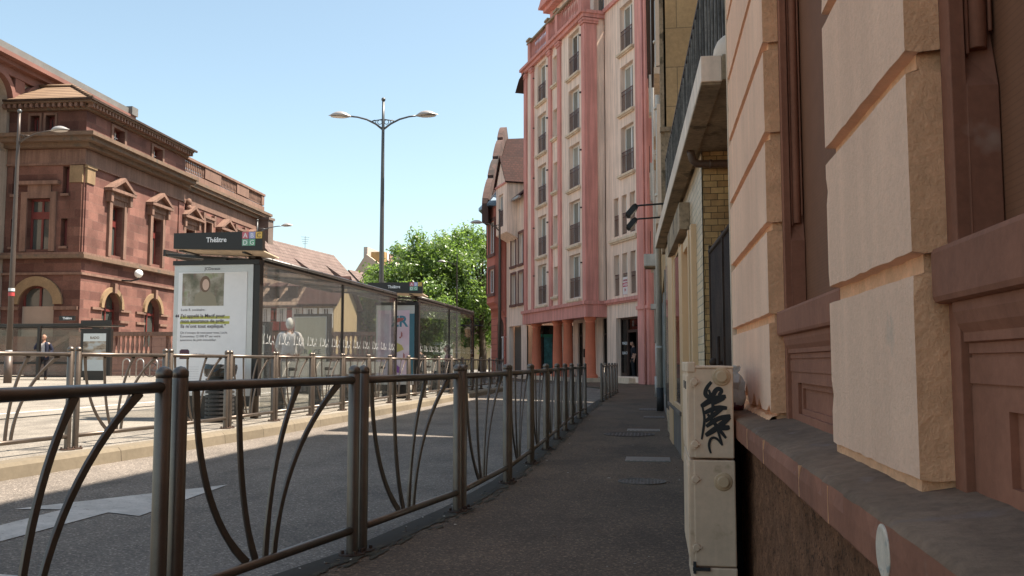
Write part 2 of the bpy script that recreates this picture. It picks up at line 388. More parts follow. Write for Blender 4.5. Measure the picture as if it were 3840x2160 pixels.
# ------------------------------------------------------------------ near building on the right (rusticated plaster piers, red stone windows)
NB = thing('corner_building', 'cream plaster building with grooved piers and red sandstone window surrounds', 'building', (.8,2,0))
W0 = .46
CZ = [.80, 1.195, 1.565, 1.935, 2.31, 2.68, 3.05, 3.42, 3.79, 4.16]
def pier(y0, y1, jag=False):
    mb = MB(); g = .02; gd = .024
    for k in range(len(CZ)-1):
        a = CZ[k] + (g if k else .012); b = CZ[k+1] - g; n = max(2, int((y1-y0)/.05))
        rr = random.Random(int(y0*100)+k)
        ysl = [y0 + (y1-y0)*i/n for i in range(n+1)]
        bot = [a + (rr.uniform(0,.004)) for _ in ysl]; top = [b - rr.uniform(0,.003) for _ in ysl]
        if jag and k == 0:
            for i, yv in enumerate(ysl):
                q = (yv-y0)/(y1-y0)
                bot[i] = a + .01 + max(0, -.02 + .13*q**1.2 + .05*math.sin(yv*17)*math.sin(yv*5.1) + rr.uniform(-.03,.03))
        mb.cur = 0; nz = 9; gr = []
        for i in range(n+1):
            colm = []
            for j in range(nz+1):
                e = 1 if i in (0,n) else 0; inw = (1 if i == 0 else -1)*e
                chip = rr.uniform(.0015,.005) if (e and rr.random() < .06) else 0
                colm.append((W0 + chip*.6, ysl[i] + inw*(chip + rr.uniform(0,.0012)), bot[i] + (top[i]-bot[i])*j/nz))
            gr.append(colm)
        for i in range(n):
            for j in range(nz): mb.quad(gr[i][j], gr[i+1][j], gr[i+1][j+1], gr[i][j+1])
            mb.quad(gr[i][nz],gr[i+1][nz],(W0+gd,ysl[i+1],b+.006),(W0+gd,ysl[i],b+.006))
            mb.quad(gr[i][0],gr[i+1][0],(W0+gd,ysl[i+1],bot[i+1]-.004),(W0+gd,ysl[i],bot[i]-.004))
        mb.cur = 1
        for yv, i in ((y0,0),(y1,n)):
            zz = [bot[i] + (top[i]-bot[i])*j/nz for j in range(nz+1)]; mid = [[(W0+.075*q/4, yv + 0, z) for z in zz] for q in range(5)]; mid[0] = gr[i]
            for q in range(4):
                for j in range(nz): mb.quad(mid[q][j], mid[q][j+1], mid[q+1][j+1], mid[q+1][j])
            mb.quad((W0,yv,top[i]),(W0+gd,yv,top[i]+.006),(W0+.075,yv,top[i])); mb.quad((W0,yv,bot[i]),(W0+gd,yv,bot[i]-.004),(W0+.075,yv,bot[i]))
    mb.cur = 1
    mb.box(W0+gd, .9, y0+.018, y1-.018 if not jag else y1-.004, .79, 4.16)
    return build('pier', mb, [M['plaster'], M['plaster_rough']], NB, recalc=True)
PIERS = [(3.752,5.44),(1.708,2.486),(-.33,.447),(-2.37,-1.59),(-6.0,-3.63)]
WINS = [(2.486,3.752),(.447,1.708),(-1.59,-.33),(-3.63,-2.37)]
for i, (a, b) in enumerate(PIERS): pier(a, b, i == 0)
mb = MB(); mb.box(W0+.02, 6, -6, 5.43, 4.163, 8.8); mb.box(.9, 6, -6, 5.42, .0, 4.16); build('upper_wall', mb, M['plaster'], NB)
mb = MB(); mb.box(W0-.14, 6, -6, 5.46, 4.15, 4.33); mb.box(W0-.30, 6, -6, 5.5, 8.65, 8.9); mb.box(W0-.18, .6, -6, 5.46, 8.45, 8.65); build('cornice', mb, M['redstone'], NB)
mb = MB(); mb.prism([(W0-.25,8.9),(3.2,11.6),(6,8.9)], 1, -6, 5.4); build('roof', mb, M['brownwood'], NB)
mb = MB(); mb.box(.455, 1.2, 5.441, 5.475, 0, 8.4); build('corner_strip', mb, M['sill'], NB)
for (a, b) in WINS:
    fr = MB()
    for yj, s in ((b,-1),(a,1)):
        y1, y2 = sorted((yj, yj + s*.055))
        fr.box(.518, .70, y1, y2, .79, 1.20)
        fr.box(.520, .545, y1, y2, 1.20, 3.60)                         # flat arris
        fr.box(.545, .70, *sorted((yj, yj+s*.02)), 1.20, 3.60)         # recessed jamb
        yy = yj + s*.036
        fr.tube([(.572,yy,1.57),(.572,yy,3.6)], .016, 10); fr.tube([(.553,yy+s*.006,1.56),(.553,yy+s*.006,3.6)], .004, 6); fr.tube([(.592,yy+s*.006,1.6),(.592,yy+s*.006,3.6)], .004, 6)
        p0 = [(.545,yj+s*.02),(.545,yj+s*.055),(.598,yj+s*.055),(.598,yj+s*.02)]
        fr.add([(x,y,1.2) for x,y in p0] + [(.545,yj+s*.02,1.575),(.545,yj+s*.055,1.50),(.598,yj+s*.055,1.50),(.598,yj+s*.02,1.62)], [[0,1,2,3],[4,5,6,7],[0,1,5,4],[1,2,6,5],[2,3,7,6],[3,0,4,7]])
    fr.box(.52, .7, a, b, 3.60, 4.14)
    fo = build('window', fr, M['redstone'], NB, bevel=.004)
    s = MB(); s.box(.488, .70, a+.002, b-.002, 1.122, 1.222); build('sill', s, M['redstone'], fo, bevel=.012)
    s = MB(); s.prism([(.506,1.122),(.506,1.105),(.512,1.085),(.522,1.07),(.522,1.055),(.53,1.052),(.53,1.035),(.6,1.03),(.6,1.122)], 1, a+.06, b-.06); s.box(.53,.6,a+.06,b-.06,.985,1.028); s.box(.5345,.6,a+.058,b-.058,.965,1.12); build('moulding', s, M['redstone'], fo)
    s = MB(); wall_o = .53
    ya, yb = a+.057, b-.057
    T = Matrix(((0,-1,0,.533),(1,0,0,0),(0,0,1,0),(0,0,0,1))); s.M = T
    wall(s, ya, yb, .79, .98, [(ya+.16, yb-.16, .83, .945)], 0, .02)
    wall(s, ya+.155, yb-.155, .825, .95, [(ya+.195, yb-.195, .85, .925)], -.012, .02)
    s.quad((ya+.15,-.022,.82),(yb-.15,-.022,.82),(yb-.15,-.022,.955),(ya+.15,-.022,.955))
    build('apron_panel', s, M['redstone'], fo)
    s = MB(); s.box(.600, .64, a+.01, b-.01, 1.2, 3.62); build('roller_blind', s, M['blind'], fo)
# ledge: swept worn profile
mb = MB(); rr = random.Random(3); prof = [(.50,.70),(.358,.684),(.3535,.690),(.352,.735),(.3535,.768),(.364,.779),(.44,.788),(.55,.806)]
ysl = [-6 + .045*i for i in range(int(11.4/.045)+1)]; rows = []
for yv in ysl:
    ch = rr.random() < .16; n = 0 ; c = rr.uniform(.004,.016) if ch else 0
    big = .014*max(0, math.sin(yv*2.7+.6))*rr.uniform(.4,1) if 2.2 < yv < 4.2 else 0
    row = []
    for k, (x, z) in enumerate(prof):
        dx = rr.uniform(-.0008,.0008) + (c + big if k in (4,5) else 0) + n*(k in (2,3,4)); dz = rr.uniform(-.0015,.0015) - (c*.5 + big*.6 if k in (4,5) else 0)
        row.append((x+dx, yv, z+dz))
    rows.append(row)
for i in range(len(rows)-1):
    for k in range(len(prof)-1):
        mb.cur = 1 if k >= 4 else 0
        mb.quad(rows[i][k], rows[i+1][k], rows[i+1][k+1], rows[i][k+1])
        mb.sm[-1] = k >= 4
mb.cur = 0; mb.quad(*rows[-1][::-1]); led = build('ledge', mb, [M['redstone'], M['ledge_top']], NB)
mb = MB()                                     # pale mortar joints in the ledge front
for yv in (1.98, 2.36, 3.10, 3.62): mb = MB(); mb.box(.3512,.36,yv,yv+.0022,.690,.766); build('mortar_joint', mb, M['plaster_rough'], led)
mb = MB(); rr = random.Random(5); step = .06
ny = int(11.4/step); nz = 11; g = [[(.418 + rr.uniform(-.007,.007), -6 + step*i, .064*j) for j in range(nz+1)] for i in range(ny+1)]
for i in range(ny):
    for j in range(nz): mb.quad(g[i][j], g[i+1][j], g[i+1][j+1], g[i][j+1]); mb.sm[-1] = True
mb.quad((.42,5.4,0),(1.2,5.4,0),(1.2,5.4,.7),(.42,5.4,.7)); build('plinth', mb, M['rubble'], NB)
mb = MB()
for (a, b) in PIERS[1:]: mb = MB(); mb.box(W0+.006, .7, a+.012, b-.012, .785, .813); build('base_strip', mb, M['plaster_rough'], NB)
mb = MB(); mb.tube([(.385,4.62,.66),(.385,4.62,.12),(.36,4.60,.03)], .035, 12); mb.tube([(.385,4.62,.16),(.385,4.62,.0)], .045, 12); build('drain_pipe', mb, M['castiron'], NB)
# rubble of broken plaster at the foot of the far pier
mb = MB(); rr = random.Random(9)
n = 60; row = []
for i in range(n+1):
    y = 3.76+1.66*i/n; w = .006+.012*rr.random(); hh = .004+.012*rr.random()
    row.append([(W0+.03,y,.795+hh*1.7),(W0+.004,y,.795+hh),(W0-w*.4,y,.79+hh*.5),(W0-w,y,.786)])
for i in range(n):
    for k in range(3): mb.quad(row[i][k],row[i+1][k],row[i+1][k+1],row[i][k+1])
build('crumbled_plaster', mb, M['plaster_rough'], NB)
# plaque, bag
mb = MB(); mb.lathe([(.0,.3505),(.030,.3505),(.038,.350),(.043,.3515),(.043,.357)], (0,1.526,.724), 28, 'x', False)
pq = solo('wall_plaque', mb, mat('worn_white_enamel', (.72,.57,.44), .5, .15, 20, 60, .2, dirt=((.35,.33,.29), 30, .55)), 'round worn white plaque on the front of the red stone ledge', 'plaque', (.355,1.526,.68))
BG = thing('plastic_bag', 'crumpled clear plastic bag standing on the ledge behind the graffitied cabinet', 'bag', (.40,4.62,.78))
mb = MB(); rr = random.Random(2); n = 14; vs = []
for i, (r_, z) in enumerate([(.035,0),(.042,.02),(.045,.06),(.040,.10),(.046,.14),(.030,.17),(.012,.185),(.022,.20),(.030,.215)]):
    for k in range(n): q = r_*rr.uniform(.75,1.15); vs.append((.40+q*math.cos(6.283*k/n), 4.62+q*math.sin(6.283*k/n), .785+z+rr.uniform(-.006,.006)))
mb.add(vs, [[i*n+k,i*n+(k+1)%n,(i+1)*n+(k+1)%n,(i+1)*n+k] for i in range(8) for k in range(n)])
m_, t_, b_ = nt('crumpled_plastic'); b_.inputs['Base Color'].default_value = (.55,.52,.47,1); b_.inputs['Roughness'].default_value = .15; b_.inputs['Alpha'].default_value = .75
M['bag'] = m_; build('bag_skin', mb, m_, BG)
mb = MB(); mb.lathe([(0,.786),(.034,.786),(.040,.80),(.040,.825),(0,.826)], (.40,4.62,0), 14); build('bag_bottom', mb, flat('dark_red_liquid', (.10,.012,.015), .3), BG)

# ------------------------------------------------------------------ utility cabinet
CB = thing('utility_cabinet', 'tall ivory utility cabinet with black graffiti tag against the wall', 'cabinet', (.256,4.42,0))
CY0, CY1 = 4.08, 4.76
mb = MB(); mb.box(.172,.343,CY0,CY1,.605,.992); build('upper_body', mb, M['ivory'], CB, bevel=.006)
mb = MB(); mb.box(.168,.345,CY0-.003,CY1,.145,.597); build('lower_body', mb, M['ivory'], CB, bevel=.006)
mb = MB(); mb.box(.166,.347,CY0-.006,CY1,0,.14); build('base', mb, M['ivory'], CB, bevel=.006)
mb = MB(); mb.box(.162,.345,CY0-.004,CY1+.01,.992,1.004); mb.box(.145,.184,CY0-.004,CY1+.01,.975,1.022); build('lid', mb, M['ivory'], CB, bevel=.006)
for z0, z1 in ((.607,.99),(.147,.597)):
    mb = MB(); mb.box(.150,.178,CY0+.002,CY1,z0,z1); mb.box(.146,.150,CY0+.03,CY1-.03,z0+.03,z1-.03); d = build('door', mb, M['ivory'], CB, bevel=.005)
    for zz in ([.935,.665] if z0 > .5 else [.515,.225]):
        h = MB(); h.lathe([(0,CY0-.010),(.014,CY0-.010),(.018,CY0-.004),(.018,CY0+.01)], (.176,0,zz), 12, 'y', False); h.box(.160,.178,CY0-.006,CY0+.01,zz-.022,zz+.022); h.box(.182,.197,CY0-.012,CY0-.002,zz-.003,zz+.003); build('hinge', h, M['ivory'], d)
    if z0 > .5:
        h = MB()
        for yy in (4.2,4.4): h.box(.143,.147,yy,yy+.06,.90,.935)
        build('vent_slot', h, M['castiron'], d)
for zz in (.958,.506):
    mb = MB(); mb.lathe([(0,CY0-.022),(.021,CY0-.022),(.0255,CY0-.019),(.026,CY0-.009),(.0355,CY0-.008),(.040,CY0-.004),(.041,CY0+.003)], (.293,0,zz), 24, 'y', False); build('knob', mb, M['ivory_dark'], CB)
mb = MB(); mb.box(.158,.232,CY0-.016,CY0-.004,.128,.142); mb.box(.160,.172,CY0-.012,CY0-.002,.115,.165); build('bar_handle', mb, M['castiron'], CB)
strokes = [([(318,190),(288,225),(275,265),(292,288),(325,280),(345,240),(368,232),(384,250),(362,276)],20),([(250,347),(320,300),(408,282)],24),([(318,330),(400,292)],18),([(258,345),(272,420),(264,480),(250,556)],11),([(270,388),(345,352),(414,356)],20),([(275,442),(330,400),(392,352)],18),([(280,474),(350,422),(434,404)],20),([(275,530),(360,474),(430,412)],24),([(330,474),(400,482),(428,476)],22),([(290,395),(345,470),(404,546)],15),([(345,480),(365,540),(380,592)],10),([(380,592),(345,545),(310,542),(295,580),(297,615),(306,642)],11),([(300,300),(270,330),(250,350)],12),([(300,240),(330,330),(310,420)],13)]
mb = MB()
for k, (pts, w) in enumerate(strokes):
    q = [(((1663.6+.38887*a)-1643)*.001737, CY0-.0012-.0002*k, 1.02-((885.5+.38887*b)-911)/2298*4.03) for a, b in pts]
    # smooth the polyline a little
    for _ in range(2):
        q = [q[0]] + [tuple(x*(1-f)+y*f for x, y in zip(q[i],q[i+1])) for i in range(len(q)-1) for f in (.25,.75)] + [q[-1]]
    ww = [w*.00085*(.75+.5*math.sin(math.pi*i/(len(q)-1))) for i in range(len(q))]
    mb.bar(q, ww, .0005, (0,1,0))
build('graffiti', mb, M['black'], CB)

# ------------------------------------------------------------------ gate, shop, buildings along the right
GT = thing('passage_gate', 'dark iron gate of close bars closing the passage beside the brick shop', 'gate', (.5,6.5,0))
mb = MB(); mb.tube([(.527,5.5,1.90),(.466,7.38,1.90)], .022, 10); mb.tube([(.527,5.5,.12),(.466,7.38,.12)], .018, 8); mb.box(.45,.49,7.36,7.42,0,1.95); mb.box(.478,.512,6.40,6.45,.05,1.93); build('gate_frame', mb, M['iron'], GT)
for k in range(44):
    y = 5.53 + k*.042; x = .527 - .0324*(y-5.5)
    mb = MB(); mb.tube([(x,y,.12),(x,y,1.90)], .008, 6); b0 = build('bar', mb, M['iron'], GT)
mb = MB(); mb.tube([(.48,6.62,1.02),(.44,6.62,1.02)], .012, 8); mb.ball((.425,6.62,1.02), .032, 12); mb.tube([(.45,6.50,.75),(.45,6.50,1.20)], .014, 8); build('handle', mb, M['iron'], GT)
mb = MB(); mb.box(.475,.515,7.30,7.36,1.50,1.62); build('hinge', mb, M['castiron'], GT)

SH = thing('shop', 'low brick fronted shop with champagne window frames and roof terrace behind dark slats', 'shop', (1.2,10,0))
FS = frame(.41, 7.5, -.0315, .9995, -.9995, -.0315)
mb = MB(FS); wall(mb, 0, 6.5, 0, 2.74, [(.66,2.15,0,2.22),(2.42,3.62,.50,2.30),(5.1,6.3,.35,2.4)], 0, .22); shw = build('front_wall', mb, M['palebrick'], SH)
mb = MB(); mb.box(.42, 3, 7.5, 7.72, 0, 2.74); build('side_wall', mb, M['bathroombrick'], SH)
mb = MB(FS); mb.box(.66,6.4,-3,-.6,.02,2.7); build('interior', mb, M['brownwood'], SH)
mb = MB(FS); mb.box(2.3,4.9,0,.035,0,.46); mb.box(2.28,4.95,0,.07,.46,.50); build('window_base', mb, M['shopstone'], SH)
mb = MB(FS)
for a, b in ((.62,.74),(.98,1.06),(2.0,2.10),(2.18,2.42)): mb.box(a,b,-.06,.05,0,2.24)
mb.box(.66,2.15,-.05,.03,2.14,2.24); build('door_frame', mb, M['gold'], SH, bevel=.006)
mb = MB(FS); mb.box(1.06,2.0,-.10,-.06,.05,2.14); build('door', mb, M['gold'], SH)
mb = MB(FS)
for a, b in ((2.42,2.52),(3.52,3.62)): mb.box(a,b,-.06,.045,.5,2.3)
mb.box(2.42,3.62,-.05,.03,2.22,2.3); mb.box(2.42,3.62,-.05,.055,.5,.56); wf = build('shop_window', mb, M['gold'], SH, bevel=.005)
mb = MB(FS); mb.box(2.5,3.54,.030,.040,.55,2.23); build('pane', mb, M['darkpane'], wf)
mb = MB(FS); mb.box(3.62,4.05,-.02,.06,.5,2.5); mb.box(4.12,4.9,-.02,.05,.0,2.6); build('pillar', mb, M['gold'], SH, bevel=.006)
mb = MB(FS); mb.box(1.35,3.75,.002,.10,2.30,2.56); build('fascia_board', mb, M['soffit'], SH)
mb = MB(FS); mb.box(5.1,6.3,-.06,.022,.35,2.4); mb.box(5.08,5.16,-.04,.03,.35,2.4); mb.box(6.24,6.32,-.04,.03,.35,2.4); build('side_window', mb, M['pane'], SH)
# terrace slab, edge beam, railing, setback storey
mb = MB(FS); mb.box(-1.93,6.5,-3,.028,2.744,2.90); build('terrace_slab', mb, M['soffit'], SH)
mb = MB(FS); mb.box(-1.9,6.3,.03,.157,2.742,2.905); build('edge_beam', mb, [M['slab']], SH, bevel=.005)
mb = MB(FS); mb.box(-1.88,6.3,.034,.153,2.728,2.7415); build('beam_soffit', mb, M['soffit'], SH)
mb = MB(FS); mb.box(-1.93,6.4,-.05,-.01,4.06,4.10); mb.box(-1.93,6.4,-.045,-.015,2.96,3.0)
rl = build('railing', mb, M['iron'], SH)
m_, t_, b_ = nt('dark_slatted_screen'); b_.inputs['Roughness'].default_value = .8; b_.inputs['Specular IOR Level'].default_value = .2
mb = MB(FS)
for k in range(104):
    a = -1.9 + k*.08
    mb.box(a, a+.045, -.042, -.022, 2.91, 4.06)
t_.links.new(mix(t_, (.022,.016,.012), (.06,.045,.034), noise(t_, pos(t_,(14,14,.3)), 1.5, 3)), b_.inputs['Base Color'])
build('slat_screen', mb, m_, rl)
mb = MB(FS)
for k in range(0,104,3): a = -1.9+k*.08; mb.box(a+.012, a+.030, -.022, -.008, 2.92, 4.05)
tag(build('slat_sheen', mb, mat('grey_slat_sheen',(.26,.23,.20),.7,.4,6,30,.2,streak=.5), rl), kind='stuff')  # pale strips added to imitate the sheen on every third slat
mb = MB(); mb.box(2.4, 7, 5.5, 13.9, 2.9, 13.0); mb.prism([(2.25,13.0),(4.6,15.4),(7,13.0)], 1, 5.4, 13.9); build('upper_storey', mb, M['tanstone'], SH)
DM = thing('dome_cap', 'pale rounded cap sitting on the near end of the terrace edge beam', 'cover', (.47,5.72,2.91))
mb = MB(); mb.lathe([(.10,2.907),(.105,2.93),(.098,2.98),(.075,3.03),(.04,3.062),(0,3.07)], (.50,5.72,0), 20); build('dome', mb, M['slab'], DM)
mb = MB(); mb.tube([(.95,7.42,2.62),(.44,7.42,2.62),(.375,7.42,2.625),(.34,7.41,2.65),(.325,7.40,2.70),(.322,7.40,2.735)], .032, 12); mb.tube([(.47,7.42,2.62),(.49,7.42,2.62)], .037, 12); build('waste_pipe', mb, M['brownpipe'], SH)
for k, (y, x0, z) in enumerate(((11.6,.165,3.03),(12.7,.14,3.03))):
    fl = thing('floodlight', ('black floodlight on an outstretched arm, higher of the pair', 'black floodlight on an outstretched arm, lower of the pair')[k], 'lamp', (x0,y,2.905), 0, 'floodlights above the shop')
    mb = MB(); mb.tube([(x0,y,2.9),(x0,y,z+.02)], .014, 8); mb.tube([(x0+.01,y,z),(x0-.30,y,z-.015),(x0-.345,y,z-.02)], .012, 8); build('arm', mb, M['castiron'], fl)
    mb = MB(); d = Vector((-.13,0,-.15)).normalized(); u = Vector((-.15,0,.13)).normalized()*.035; c0 = Vector((x0-.345,y,z-.01)); c1 = c0 + d*.20
    vs = []
    for c, s_ in ((c0,.6),(c0+d*.04,1),(c1-d*.03,1),(c1,.5)):
        for a, b in ((-1,-1),(1,-1),(1,1),(-1,1)): vs.append(c + u*a*s_ + Vector((0,.085,0))*b*(.7 if s_ < 1 else 1))
    mb.add(vs, [[0,1,2,3],[12,15,14,13]] + [[i*4+k2,i*4+(k2+1)%4,(i+1)*4+(k2+1)%4,(i+1)*4+k2] for i in range(3) for k2 in range(4)]); build('housing', mb, M['black'], fl)
    mb = MB(); w_ = u*(-1.06); e_ = [c0+d*.05, c1-d*.035]
    mb.quad(e_[0]+w_-Vector((0,.07,0)), e_[0]+w_+Vector((0,.07,0)), e_[1]+w_+Vector((0,.07,0)), e_[1]+w_-Vector((0,.07,0))); build('lens', mb, M['lampglass'], fl)

ST = thing('stone_house', 'tan stone house rising behind the roof terrace with a tall pale downpipe', 'building', (2,20,0))
mb = MB(); mb.box(.22, 6, 14.0, 25.3, 2.6, 8.5); mb.box(.34,6,14.02,25.2,0,2.6); build('wall', mb, M['tanstone'], ST)
mb = MB(); mb.box(.16,.25,14.0,14.35,2.7,8.5); mb.box(.16,.9,13.94,14.0,2.9,3.12); mb.box(.15,.85,13.90,14.0,4.55,4.62); mb.box(.22,.42,13.93,14.0,3.12,4.55); mb.box(.05,6.1,13.9,25.4,8.85,9.1); build('stone_trim', mb, M['soffit'], ST)
mb = MB(); mb.prism([(.05,8.7),(3,10.2),(6,8.7)], 1, 14, 25.3); build('roof', mb, M['brownwood'], ST)
for k in range(3):
    y0 = 14.3 + 3.6*k; mb = MB(); mb.box(.28,.335,y0,y0+2.9,.3,2.5); f_ = build('shop_window', mb, M['pane'], ST)
    s_ = MB(); s_.box(.24,.30,y0-.12,y0,0,2.6); s_.box(.24,.30,y0+2.9,y0+3.0,0,2.6); s_.box(.24,.32,y0,y0+2.9,.0,.3); build('frame', s_, M['gold' if k == 0 else 'zinc'], f_)
for z0 in (3.6, 6.3):
    for y0 in (16.2, 20.8, 23.2):
        mb = MB(); mb.box(.17,.23,y0,y0+1.1,z0,z0+1.9); f_ = build('window', mb, M['pane'], ST)
        s_ = MB(); s_.box(.08,.24,y0-.1,y0+1.2,z0-.14,z0-.02); s_.box(.12,.24,y0-.12,y0,z0,z0+2); s_.box(.12,.24,y0+1.1,y0+1.22,z0,z0+2); build('sill', s_, M['slab'], f_)
mb = MB(); mb.tube([(.175,18.6,8.5),(.175,18.6,4.3),(.168,18.6,4.15),(.135,19.1,4.0),(.135,19.1,.42)], .062, 14)
for z in (1.3,3.4,4.4,6.2,7.6): mb.tube([(.15 if z > 4 else .135,18.6 if z > 4.2 else 19.1,z),(.15 if z > 4 else .135,18.6 if z > 4.2 else 19.1,z+.05)], .072, 14)
dp = build('downpipe', mb, M['zincwhite'], ST)
mb = MB(); mb.tube([(.135,19.1,.5),(.135,19.1,.02)], .075, 14); build('downpipe_shoe', mb, M['castiron'], dp)
SB = thing('sign_box', 'white projecting sign box with grey underside fixed beside the downpipe', 'sign', (-.02,22.3,3.3))
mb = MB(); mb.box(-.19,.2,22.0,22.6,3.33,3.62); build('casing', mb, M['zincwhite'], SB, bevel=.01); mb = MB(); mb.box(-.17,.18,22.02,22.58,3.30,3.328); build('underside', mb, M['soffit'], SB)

LH = thing('white_house', 'narrow white house with black balconies between stone house and pink apartments', 'building', (2,33,0))
mb = MB(); mb.box(.2,7,27.0,40.2,0,13.6); build('wall', mb, M['beige'], LH)
mb = MB(); mb.box(.2,7,25.32,26.98,0,3.4); build('yard_wall', mb, M['beige'], LH)
mb = MB(); mb.prism([(-.1,13.6),(3.5,16.5),(7,13.6)], 1, 27, 40.2); build('roof', mb, M['brownwood'], LH)
for z0 in (4.2, 7.0, 9.8):
    mb = MB(); mb.box(-.04,.2,29.5,32.6,z0,z0+.16); bl = build('balcony', mb, M['slab'], LH)
    mb = MB(); mb.box(-.04,-.02,29.5,32.6,z0+1.0,z0+1.04); 
    for k in range(27): mb.box(-.038,-.022,29.5+.115*k,29.52+.115*k,z0+.16,z0+1.0)
    for k in range(3): mb.box(-.04+.11*k,-.02+.11*k,29.49,29.51,z0+.16,z0+1.0)
    build('balcony_rail', mb, M['iron'], bl)
mb = MB(); mb.tube([(.10,27.6,13.5),(.10,27.6,1.6)], .05, 12); mb.tube([(.10,27.6,1.7),(.10,27.6,.5)], .035, 10); mb.tube([(.10,27.6,.6),(.10,27.6,0)], .06, 10); mb.box(-.05,.2,27.3,27.9,2.6,2.75); mb.box(-.02,.2,28.2,28.6,6.0,7.2); mb.box(-.02,.2,28.2,28.6,8.8,10.0); build('downpipe', mb, M['zincwhite'], LH)

# ------------------------------------------------------------------ pavement covers
def cover_round(y, x, r_, m, label, hatch):
    mb = MB(); mb.lathe([(0,.005),(r_*.93,.005),(r_*.93,.009),(r_,.009),(r_,.0)], (x,y,0), 40, smooth=False)
    o = thing('manhole_cover', label, 'cover', (x,y,0)); build('lid', mb, m, o)
    mb = MB(); rr = random.Random(int(y*10))
    for i in range(-6,7):
        for j in range(-6,7):
            a, b = i*r_/7, j*r_/7
            if a*a+b*b < (r_*.86)**2 and (hatch or rr.random() < .8): mb.box(x+a-r_*.045, x+a+r_*.045, y+b-r_*.045, y+b+r_*.045, .005, .0085)
    build('tread', mb, m, o)
M['coverpale'] = mat('pale_worn_cover', (.14,.11,.09), .65, .25, 12, 60, .3, metal=.2); M['coverdark'] = mat('dark_pebbled_cover', (.075,.055,.045), .6, .3, 30, 60, .4, metal=.2)
M['coversteel'] = mat('galvanised_cover', (.17,.17,.155), .45, .12, 12, 60, .2, metal=.5)
cover_round(7.98, -.105, .205, M['coverpale'], 'small pale round cover in the pavement, nearest the cabinet', False)
cover_round(13.12, -.35, .36, M['coverdark'], 'large dark round manhole cover in the middle of the pavement', True)
def cover_rect(x0, x1, y0, y1, m, label, m2=None):
    o = thing('pavement_hatch', label, 'cover', ((x0+x1)/2,(y0+y1)/2,0)); mb = MB(); mb.box(x0,x1,y0,y1,0,.006); build('plate', mb, m, o)
    mb = MB(); n = max(3, int((x1-x0)/.06))
    for k in range(n):
        a = x0 + (x1-x0)*(k+.2)/n
        mb.box(a, a+(x1-x0)/n*.55, y0+.03, y1-.03, .006, .009)
    build('rib', mb, m2 or m, o)
cover_rect(-.30,.165,9.58,10.02,M['coversteel'],'ribbed galvanised hatch in the pavement beyond the small round cover')
cover_rect(-.40,.09,13.75,14.2,M['coversteel'],'thin steel hatch just beyond the dark round manhole')
cover_rect(-.19,.20,17.0,17.6,M['coverdark'],'dark square hatch by the foot of the shop wall', M['coverpale'])
cover_rect(-.31,.12,19.7,20.6,M['coverpale'],'pale and dark hatch beside the downpipe shoe', M['coverdark'])

rr = random.Random(21); mb = MB()             # dry leaves, grit and scraps gathered at the kerb and wall foot
for k in range(900):
    y = rr.uniform(1.5,30)**1.0; q = rr.random()
    if q < .62:
        i = max(j for j in range(len(KE)-1) if KE[j][1] <= y); f = (y-KE[i][1])/(KE[i+1][1]-KE[i][1]); x = KE[i][0]+(KE[i+1][0]-KE[i][0])*f + abs(rr.gauss(.12,.12)); z = .0055
    elif q < .8: x = .30 - abs(rr.gauss(0,.12)); z = .003
    else: x = rr.uniform(-1.3,.25); z = .003
    s_ = rr.choice((.006,.008,.012,.018))*rr.uniform(.6,1.2); a = rr.uniform(0,6.28); ca, sa = math.cos(a)*s_, math.sin(a)*s_
    mb.cur = rr.choice((0,0,0,1,2)); h = rr.uniform(.001,.006)
    mb.quad((x-ca,y-sa,z),(x+sa*.6,y-ca*.6,z+h),(x+ca,y+sa,z+.001),(x-sa*.6,y+ca*.6,z+h*.5))
struct('ground_litter', mb, [mat('brown_leaf_scrap',(.16,.10,.05),.9), mat('pale_scrap',(.50,.45,.38),.9), mat('dark_grit',(.05,.04,.03),.9)], recalc=False)['kind'] = 'stuff'
rr = random.Random(8); mb = MB()              # moss and dirt band in the kerb joint
for k in range(700):
    y = rr.uniform(1.5,28); i = max(j for j in range(len(KE)-1) if KE[j][1] <= y); f = (y-KE[i][1])/(KE[i+1][1]-KE[i][1]); x = KE[i][0]+(KE[i+1][0]-KE[i][0])*f + .17 + rr.gauss(.01,.03)
    r_ = rr.uniform(.01,.05); mb.add([(x+r_*.5*math.cos(6.283*q/7)*rr.uniform(.6,1.3), y+r_*1.6*math.sin(6.283*q/7)*rr.uniform(.6,1.3), .0050+rr.random()*.0012) for q in range(7)], [list(range(7))])
struct('kerb_dirt', mb, mat('dark_moss_dirt',(.055,.042,.024),.95,.4,20,60,.3), recalc=False)['kind'] = 'stuff'

